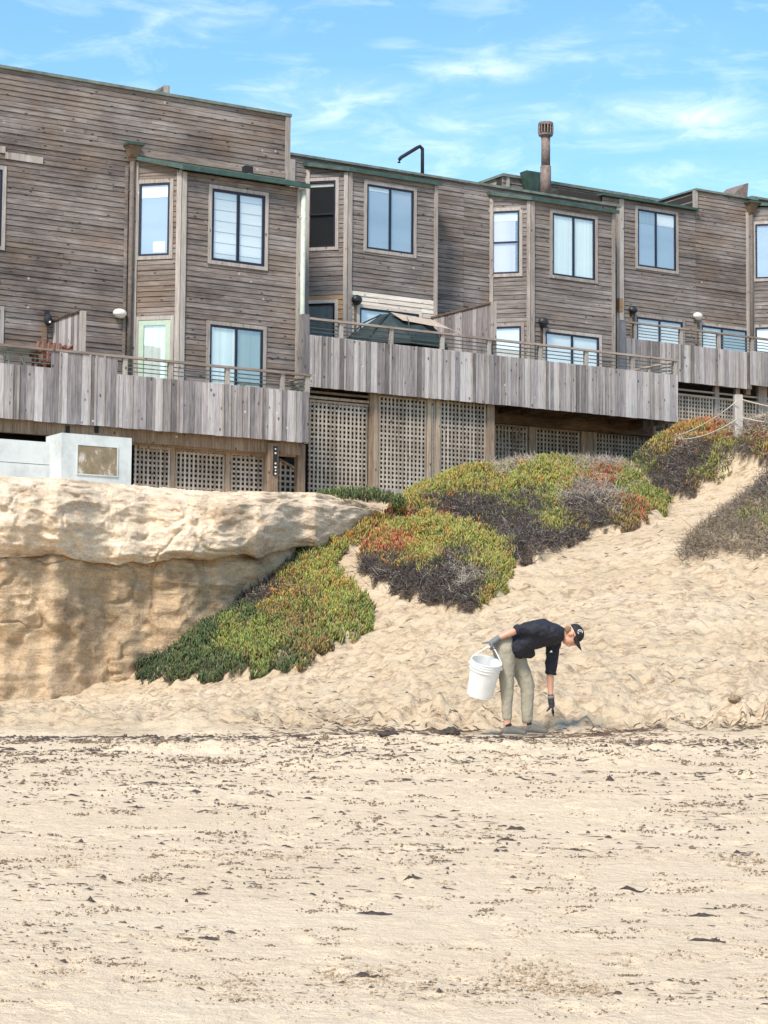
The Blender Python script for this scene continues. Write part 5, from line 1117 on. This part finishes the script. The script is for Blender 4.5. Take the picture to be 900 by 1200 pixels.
# far hand reaches down
D_ = [(-.03, 600, 640), (-.01, 597, 643), (.012, 592, 630), (.03, 588, 618)]
capsules('glove', [(pm(583, 532, LS), .036, pm(584, 548, LS), .034), (pm(584, 548, LS), .034, pm(588, 580, LS), .034), (pm(588, 565, LS + .02), .02, pm(592, 590, LS + .02), .02)] +
    [(pm(590, 588, LS + dy), .011, pm((590 + ex) / 2 + 4, (588 + ey) / 2, LS + dy * 1.2), .0105) for dy, ex, ey in D_] + [(pm((590 + ex) / 2 + 4, (588 + ey) / 2, LS + dy * 1.2), .0105, pm(ex, ey - 2, LS + dy * 1.3), .0085) for dy, ex, ey in D_] +
    [(pm(584, 578, LS + .02), .014, pm(572, 602, LS + .03), .012), (pm(572, 602, LS + .03), .012, pm(559, 616, LS + .03), .009)], glove_d, pe, .0042, 3)
MB().tube([pm(583, 526, LS), pm(584, 546, LS)], .037, 14).build('glove_cuff', glove, pe, smooth=True)
for sx, sy, yy in ((345, 744, .09), (468, 736, -.085)):
    capsules('sock', [(pm(sx - 20, sy - 42, yy), .041, pm(sx - 14, sy - 18, yy), .045)], sock, pe, .006, 3)
    lx = 1.12 if yy < 0 else 1.0
    capsules('shoe', [(pm(sx - 34, sy - 10, yy), .045, pm(sx + 10, sy - 12, yy), .047), (pm(sx + 10, sy - 12, yy), .047, pm(sx + 72 * lx, sy + 0, yy + .015), .030), (pm(sx - 18, sy - 26, yy), .046, pm(sx + 12, sy - 18, yy), .042)], shoe, pe, .006, 4)
    capsules('shoe_sole', [(pm(sx - 36, sy + 6, yy), .034, pm(sx + 20, sy + 8, yy), .032), (pm(sx + 20, sy + 8, yy), .032, pm(sx + 76 * lx, sy + 8, yy + .015), .022)], sole, pe, .006, 2)
# hair, cap, glasses
capsules('hair', [(hd(-.055, -.02, .03), .045, hd(-.06, -.02, -.03), .045), (hd(-.03, .0, .062), .026, hd(-.045, -.055, .05), .022), (hd(.03, .035, .062), .022, hd(-.01, .03, .066), .02), (hd(-.04, -.06, .03), .03, hd(-.04, -.06, -.03), .03), (hd(.01, .02, .07), .014, hd(.03, -.005, .068), .01)], hair, pe, .006, 2, noise=.012, nscale=.02)
cp = MB().ball(hd(-.005, .04), .103, .084, .088, ax, nu=28, nv=10, z0=-.12).build('cap', capm, pe, smooth=True)
bv = []; K = 14
for r_ in (0, 1, 2, 3):
    for i in range(K): q = math.pi * (i / (K - 1) - .5) * .86; rr = .095 + .028 * r_; bv.append((rr * math.cos(q) * (1 if r_ == 0 else 1.0) + .004 * r_, .082 * math.sin(q) * (1 - .06 * r_), .03 - .006 * r_ - .010 * r_ * (math.sin(q) ** 2)))
v = [hd(a, c_, b_) for a, b_, c_ in bv]; nB = len(v); v += [p + UH * .005 for p in v]
f = []
for r_ in range(3):
    for i in range(K - 1): a_ = r_ * K + i; f.append([a_, a_ + 1, a_ + K + 1, a_ + K]); f.append([nB + a_, nB + a_ + K, nB + a_ + K + 1, nB + a_ + 1])
for i in range(K - 1): f.append([3 * K + i, 3 * K + i + 1, nB + 3 * K + i + 1, nB + 3 * K + i])
MB().add(v, f).build('brim', capm, cp, smooth=True)
pts = []
for i in range(11): q = .7 + 4.6 * i / 10; cx, cz = .026 * math.cos(q) + .012, .026 * math.sin(q) + .075; yy = .084 * math.sqrt(max(0, 1 - ((cx + .005) / .103) ** 2 - ((cz - .04) / .088) ** 2)); pts.append(hd(cx, cz, -yy - .001))
sgn = -1 if (pm(0, 0, 1) - pm(0, 0, 0)).dot(YH) < 0 else 1
pts = []
for i in range(11): q = .7 + 4.6 * i / 10; cx, cz = .024 * math.cos(q) + .012, .024 * math.sin(q) + .082; yy = .084 * math.sqrt(max(0, 1 - ((cx + .005) / .103) ** 2 - ((cz - .04) / .088) ** 2)); pts.append(hd(cx, cz, sgn * (yy + .002)))
MB().tube(pts, .0045, 6).build('cap_emblem', white, cp, smooth=True); MB().tube([pts[2] + (pts[8] - pts[2]) * .3, pts[2] + (pts[8] - pts[2]) * .7], .004, 6).build('cap_emblem', white, cp)
MB().tube([hd(.0, .005, sgn * .074), hd(.055, .0, sgn * .068), hd(.085, -.0, sgn * .045)], .0035, 6).build('glasses', MT['dark'], pe)
gl_ = MB().ball(hd(.093, -.004, sgn * .032), .010, .024, .017, ax).build('glasses_lens', plain('dark lens', (.05, .035, .03), .1), pe, smooth=True)

# bucket
AX = Vector((.17, -.36, .92)).normalized(); TX = (Vector((1, 0, 0)) - AX * AX.x).normalized(); TY = AX.cross(TX)
bt = pm(193, 332, .27); bb = bt - AX * .385
bk_ = thing('bucket', 'white plastic bucket hanging from the gloved hand', 'bucket', tuple(bb))
wm, t_, b_ = newmat('white bucket plastic'); kk = NT(t_); kk.l(kk.ramp(kk.noise(kk.pos(), 9, 4), [(.3, (.72, .72, .70)), (.7, (.82, .82, .80))]), b_.inputs['Base Color']); b_.inputs['Roughness'].default_value = .35; b_.inputs['Subsurface Weight'].default_value = .15; b_.inputs['Subsurface Radius'].default_value = (.02, .02, .02)
def lathe(prof, n=48):
    v = []; f = []
    for h, r in prof:
        for k_ in range(n): q = 2 * math.pi * k_ / n; v.append(bb + AX * h + (TX * math.cos(q) + TY * math.sin(q)) * r)
    for i in range(len(prof) - 1):
        for k_ in range(n): f.append([i * n + k_, i * n + (k_ + 1) % n, (i + 1) * n + (k_ + 1) % n, (i + 1) * n + k_])
    return v, f
pr = [(0, .001), (0, .132), (.004, .138), (.02, .139), (.29, .155), (.292, .164), (.298, .164), (.30, .156), (.325, .157), (.327, .167), (.333, .167), (.335, .158), (.352, .159), (.354, .166), (.36, .166), (.362, .159), (.378, .16), (.385, .168), (.39, .166), (.389, .155), (.3, .15), (.02, .134), (.012, .001)]
v, f = lathe(pr); MB().add(v, f).build('pail', wm, bk_, smooth=False)
hp = []; side = TX * math.cos(.5) + TY * math.sin(.5)
e0 = bb + AX * .335 + (TX * math.cos(-.15) + TY * math.sin(-.15)) * .17; e1 = bb + AX * .335 - (TX * math.cos(-.15) + TY * math.sin(-.15)) * .17; top = pm(226, 252, .215); 
hl = [e1, bb + AX * .42 - TX * .15, pm(178, 262, .23), pm(196, 250, .22), top, pm(245, 268, .22), bb + AX * .40 + TX * .155, e0]
MB().tube(hl, .0065, 8).build('handle', white, bk_, smooth=True); MB().tube([pm(206, 248, .218), top, pm(238, 256, .217)], .013, 10).build('grip', white, bk_, smooth=True)
for e in (e0, e1): MB().tube([e - (e - bb - AX * .335) * .12, e + (e - bb - AX * .335) * .06], .016, 10).build('handle_ear', wm, bk_)
# ------------------------------------------------------------------ debris, clods, kelp
ICO_V = np.array([(0, 0, 1), (.89, 0, .45), (.28, .85, .45), (-.72, .53, .45), (-.72, -.53, .45), (.28, -.85, .45), (.72, .53, -.45), (-.28, .85, -.45), (-.89, 0, -.45), (-.28, -.85, -.45), (.72, -.53, -.45), (0, 0, -1)])
ICO_F = np.array([(0, 1, 2), (0, 2, 3), (0, 3, 4), (0, 4, 5), (0, 5, 1), (1, 6, 2), (2, 7, 3), (3, 8, 4), (4, 9, 5), (5, 10, 1), (6, 7, 2), (7, 8, 3), (8, 9, 4), (9, 10, 5), (10, 6, 1), (11, 7, 6), (11, 8, 7), (11, 9, 8), (11, 10, 9), (11, 6, 10)])
def lumps(x, y, r, flat=.7, sink=.3):
    n = len(x); z = ground(x, y); sc = r[:, None] * _rs.uniform(.6, 1.3, (n, 3)) * [1, 1, flat]
    V_ = ICO_V[None] * (1 + .3 * _rs.normal(size=(n, 12, 1))) * sc[:, None] + np.stack([x, y, z + r * flat * (1 - sink) - r * .2], 1)[:, None]
    return V_.reshape(-1, 3), (ICO_F[None] + (np.arange(n) * 12)[:, None, None]).reshape(-1, 3)
def gpos(px, py, Y0=None):             # where the view ray through (px, py) meets the near beach
    d = ray(px, py); ts = np.linspace(7.2, 60, 6000); X = d.x * ts; Y = d.y * ts; Z = CAM.z + d.z * ts; i = np.nonzero(Z <= ground(X, Y))[0]; i = i[0] if len(i) else -1
    return X[i], Y[i], ts[i]
cl_mat = plain('sand clods with painted shade', (.36, .27, .18), .95, 0, .3, 60, .4)  # clods browner than the beach: their shaded sides are painted into the colour
def clods(name, label, spots):
    xs, ys, rs = [], [], []
    for px, py, sx, sy, n, r in spots:
        gx, gy, _ = gpos(px, py); k_ = gy / FPX; kd = gy * gy / (FPX * 1.6)
        x = gx + _rs.normal(0, sx * k_ * .5, n); y = gy + _rs.normal(0, sy * kd * .5, n); xs.append(x); ys.append(y); rs.append(r * k_ * (.25 + .8 * _rs.random(n) ** 4))
    V_, T_ = lumps(np.concatenate(xs), np.concatenate(ys), np.concatenate(rs)); m = [xs[0].mean(), ys[0].mean(), float(ground(xs[0].mean(), ys[0].mean()))]
    tag(np_mesh(name, V_, T_, cl_mat, loc=m), label, 'sand clods', kind='stuff')
clods('sand_clods', 'heap of dug up sand clods at the bottom right of centre', [(620, 1140, 60, 18, 260, 3.4), (660, 1160, 70, 9, 220, 3.2), (590, 1150, 60, 14, 150, 3), (700, 1162, 40, 8, 80, 3)])
clods('sand_clods', 'long scatter of sand clods along the bottom centre', [(280, 1155, 50, 22, 220, 2.8), (430, 1150, 60, 16, 240, 3), (520, 1165, 90, 12, 280, 2.8), (350, 1175, 140, 18, 260, 2.2), (480, 1140, 50, 8, 80, 2.8)])
sp_ = []
for _ in range(95):
    y = 885 + 300 * random.random() ** 1.3; sp_.append((random.uniform(-20, 920), y, random.uniform(14, 55), random.uniform(2, 6), random.randint(16, 70), random.uniform(1.3, 2.3)))
sp_ += [(120, 1005, 50, 6, 60, 2.3), (80, 1008, 40, 6, 60, 2.2), (240, 1007, 30, 6, 60, 2.4), (310, 1003, 50, 6, 80, 2.4), (355, 1003, 30, 6, 60, 2.2), (880, 1008, 20, 6, 50, 2.2), (690, 1015, 25, 5, 40, 2), (80, 1015, 15, 3, 30, 3), (390, 1138, 30, 6, 60, 3), (790, 1122, 80, 6, 90, 2.4), (885, 1147, 30, 10, 60, 2.8), (870, 1010, 40, 6, 60, 3)]
clods('sand_clods', 'small scattered sand clods over the flat foreground beach', sp_)
# dark flecks of dried weed, thin strips lying on the sand
kelp = plain('dried dark kelp', (.05, .036, .028), .75, 0, .5, 30); kelpr = plain('rust brown dried seaweed', (.13, .075, .04), .85, 0, .5, 40)
def strips(x, y, L, w, ang, h=.012, K=5):
    n = len(x); dx = np.cos(ang); dy = np.sin(ang); vs = []
    for i in range(K):
        t = i / (K - 1) - .5; cx = x + dx * L * t + dy * L * .18 * (4 * t * t) * np.sign(_rs.random(n) - .5); cy = y + dy * L * t - dx * L * .12 * np.sin(6 * t); ww = w * (1 - (2 * abs(t)) ** 2 * .97) * (.75 + .5 * _rs.random(n))
        cz = ground(cx, cy)
        for sx, dz in ((-1, .000), (0, 1.0), (1, .000)): vs.append(np.stack([cx - dy * ww * sx, cy + dx * ww * sx, cz + .003 + h * (dz * (.3 + .9 * _rs.random(n)) * (1 - (2 * abs(t)) ** 2 * .9))], 1))
    V_ = np.stack(vs, 1).reshape(-1, 3); F = []
    for i in range(K - 1):
        for s in range(2): F.append((3 * i + s, 3 * i + s + 1, 3 * i + s + 4, 3 * i + s + 3))
    return V_, (np.array(F)[None] + (np.arange(n) * 3 * K)[:, None, None]).reshape(-1, 4)
def by_px(n, py_f):                    # spread evenly as seen: draw distance from the picture row
    py = py_f(n); Y = 1.6 * FPX / np.maximum(py - 682, 20); px = _rs.uniform(-30, 930, n); return (px - 450) / FPX * Y, Y
x, y = by_px(6500, lambda n: 862 + 335 * _rs.random(n) ** 2.5); _k = vnoise(x * .7 + 20, y * 1.6) + .3 * vnoise(x * 4, y * 9) > .68; x = x[_k]; y = y[_k]; sz = y / FPX; n_ = len(x)
V_, T_ = strips(x, y, sz * (2.5 + _rs.gamma(1.1, 4.5, n_)), sz * _rs.uniform(.3, .9, n_), _rs.normal(0, .3, n_), sz * (.35 + _rs.gamma(1.2, .7, n_)))
tag(np_mesh('weed_flecks', V_, T_, kelp, loc=(0, 14, .8)), 'dark flecks of dried weed strewn over the flat beach', 'beach debris', kind='stuff')
crumb_mat = plain('dark brown sand crumbs', (.2, .145, .095), .95, 0, .4, 70, .3); sx_, sy_, sr_ = [], [], []  # crumbs coloured a darker brown than the sand around them
for _ in range(420):                   # churned patches left by feet and tide, thickest near the foot of the dune
    py = 866 + 320 * random.random() ** 2.1; Y0 = 1.6 * FPX / (py - 682); k_ = Y0 / FPX; X0 = (random.uniform(-20, 920) - 450) * k_; n_ = random.randint(14, 60)
    sx_.append(_rs.normal(X0, random.uniform(6, 26) * k_, n_)); sy_.append(_rs.normal(Y0, random.uniform(1.0, 2.6) * Y0 * Y0 / (FPX * 1.6) * .6, n_)); sr_.append(k_ * (.45 + 1.6 * _rs.random(n_) ** 3))
sx_, sy_, sr_ = map(np.concatenate, (sx_, sy_, sr_)); V_, T_ = lumps(sx_, sy_, sr_, .75, .2)
tag(np_mesh('churned_crumbs', V_, T_, crumb_mat, loc=(0, 15, .85)), 'dark crumbs of churned sand in broken patches across the flat beach', 'sand crumbs', kind='stuff')
# tangled wrack line along the foot of the dune
wx, wy, wr = [], [], []
for x0, x1, yy, n_, r_ in [(165, 300, 863, 120, 1.1), (330, 455, 861, 260, 1.5), (440, 560, 858, 240, 1.8), (380, 470, 848, 110, 1.3), (500, 600, 846, 90, 1.3), (600, 700, 861, 160, 1.2), (690, 780, 856, 320, 1.5), (760, 900, 848, 220, 1.4), (20, 150, 866, 90, 1.1), (850, 905, 836, 90, 1.5), (250, 420, 870, 120, 1.1), (560, 760, 868, 120, 1.0)]:
    px = _rs.uniform(x0, x1, n_) + _rs.normal(0, 8, n_); g_ = gpos((x0 + x1) / 2, yy); Yc = g_[1] + _rs.normal(0, .16, n_) + .35 * fbm(px / 40, px * 0, 2); wx.append((px - 450) / FPX * Yc); wy.append(Yc); wr.append(r_ * Yc / FPX * (.5 + .9 * _rs.random(n_) ** 2))
wx, wy, wr = map(np.concatenate, (wx, wy, wr)); nn = len(wx)
V_, T_ = strips(wx, wy, wr * _rs.uniform(3, 9, nn), wr * _rs.uniform(.3, .9, nn), _rs.normal(0, .6, nn), wr * _rs.uniform(.3, 1.0, nn))
hw = nn // 2; ord_ = _rs.permutation(nn); VV = V_.reshape(nn, 15, 3)
fT = T_[:8]
for nm, idx, mt, lb in (('kelp_wrack', ord_[:hw], kelp, 'dark tangled kelp in a broken line along the foot of the dune'), ('seaweed_tangle', ord_[hw:], kelpr, 'rust brown seaweed mixed into the broken wrack line behind the person')):
    tag(np_mesh(nm, VV[idx].reshape(-1, 3), (fT[None] + (np.arange(len(idx)) * 15)[:, None, None]).reshape(-1, 4), mt, loc=(0, 23, 1.4)), lb, 'seaweed', kind='stuff')
n_ = 330; x = np.concatenate([_rs.uniform(-5, 5.2, n_), _rs.normal(2.3, .6, 240), _rs.normal(-.9, .45, 200), _rs.uniform(-5, 5, 160)]); y = np.concatenate([_rs.normal(22.5, .35, n_), _rs.normal(23.2, .25, 240), _rs.normal(24.0, .35, 200), _rs.normal(19.5, 1.2, 160)])
nn = len(x); V_, T_ = strips(x, y, _rs.uniform(.02, .1, nn), _rs.uniform(.002, .006, nn), _rs.uniform(-.7, .9, nn), .009)
tag(np_mesh('seaweed_wrack', V_, T_, kelpr, loc=(0, 22.4, 1.3)), 'broken rusty brown line of seaweed running past the feet', 'seaweed', kind='stuff')
n_ = 330; Y = 25 + 18 * _rs.random(n_) ** 1.2; x = _rs.uniform(-.05, .2, n_) * Y; V_, T_ = strips(x, Y, _rs.uniform(.03, .16, n_), _rs.uniform(.004, .012, n_), _rs.uniform(-1, 1, n_), .015)
tag(np_mesh('dune_litter', V_, T_, kelp, loc=(2, 32, 2.5)), 'dry twig litter on the trampled dune slope', 'beach debris', kind='stuff')
for i, (px, py, Lp, lb) in enumerate([(440, 1072, 44, 'dark strip of kelp in the lower centre of the beach'), (742, 1044, 34, 'dark strip of kelp right of centre on the open sand'), (822, 1074, 30, 'dark flat strip at the lower right on bare sand'),
        (829, 1103, 44, 'long black strip of kelp low at the right side'), (484, 1029, 24, 'short dark strip of kelp on the sand just below centre'), (595, 985, 24, 'short dark kelp strip on the sand below the person'),
        (245, 1101, 30, 'curved dark kelp strip low left of centre'), (160, 947, 22, 'dark kelp strip on the left part of the beach'), (430, 1145, 40, 'thin dark strip lying above the long clod scatter')]):
    gx, gy, t = gpos(px, py); L = Lp * gy / FPX
    V_, T_ = strips(np.array([gx]), np.array([gy]), np.array([L]), np.array([L * .06 + .004]), np.array([random.uniform(-.25, .25)]), .016, 11)
    tag(np_mesh('kelp_strip', V_, T_, kelp, loc=(gx, gy, float(ground(gx, gy)))), lb, 'kelp strip', group='kelp strips on the open beach')
def stone(label, px, py, wpx, hpx, mat, seed):
    gx, gy, t = gpos(px, py + hpx / 2 - 1); k_ = gy / FPX; rr = np.random.default_rng(seed); m = MB().ball((gx, gy, float(ground(gx, gy)) + hpx * k_ * .25), wpx * k_ / 2, wpx * k_ / 2.2, hpx * k_ / 2, nu=18, nv=11)
    m.v = [v + Vector(rr.normal(0, .06 * wpx * k_ / 2, 3)) for v in m.v]; return tag(m.build('rock' if 'rock' in label else 'seaweed_clump', mat, None, loc=(gx, gy, float(ground(gx, gy))), smooth=False), label, 'rock' if 'rock' in label else 'seaweed')
brownr = plain('sand coated brown rock', (.24, .17, .11), .95, 0, .4, 30, .4)
stone('rounded sandy brown rock on the trampled slope at the far right', 861, 818, 15, 9, brownr, 1)
stone('dark round seaweed clump left of the feet', 527, 857, 24, 11, kelp, 3); stone('dark low seaweed clump further left of the feet', 455, 860, 26, 7, kelp, 4)
stone('tiny dark seaweed clump on the upper dune below the big mound', 510, 673, 18, 6, kelp, 5)
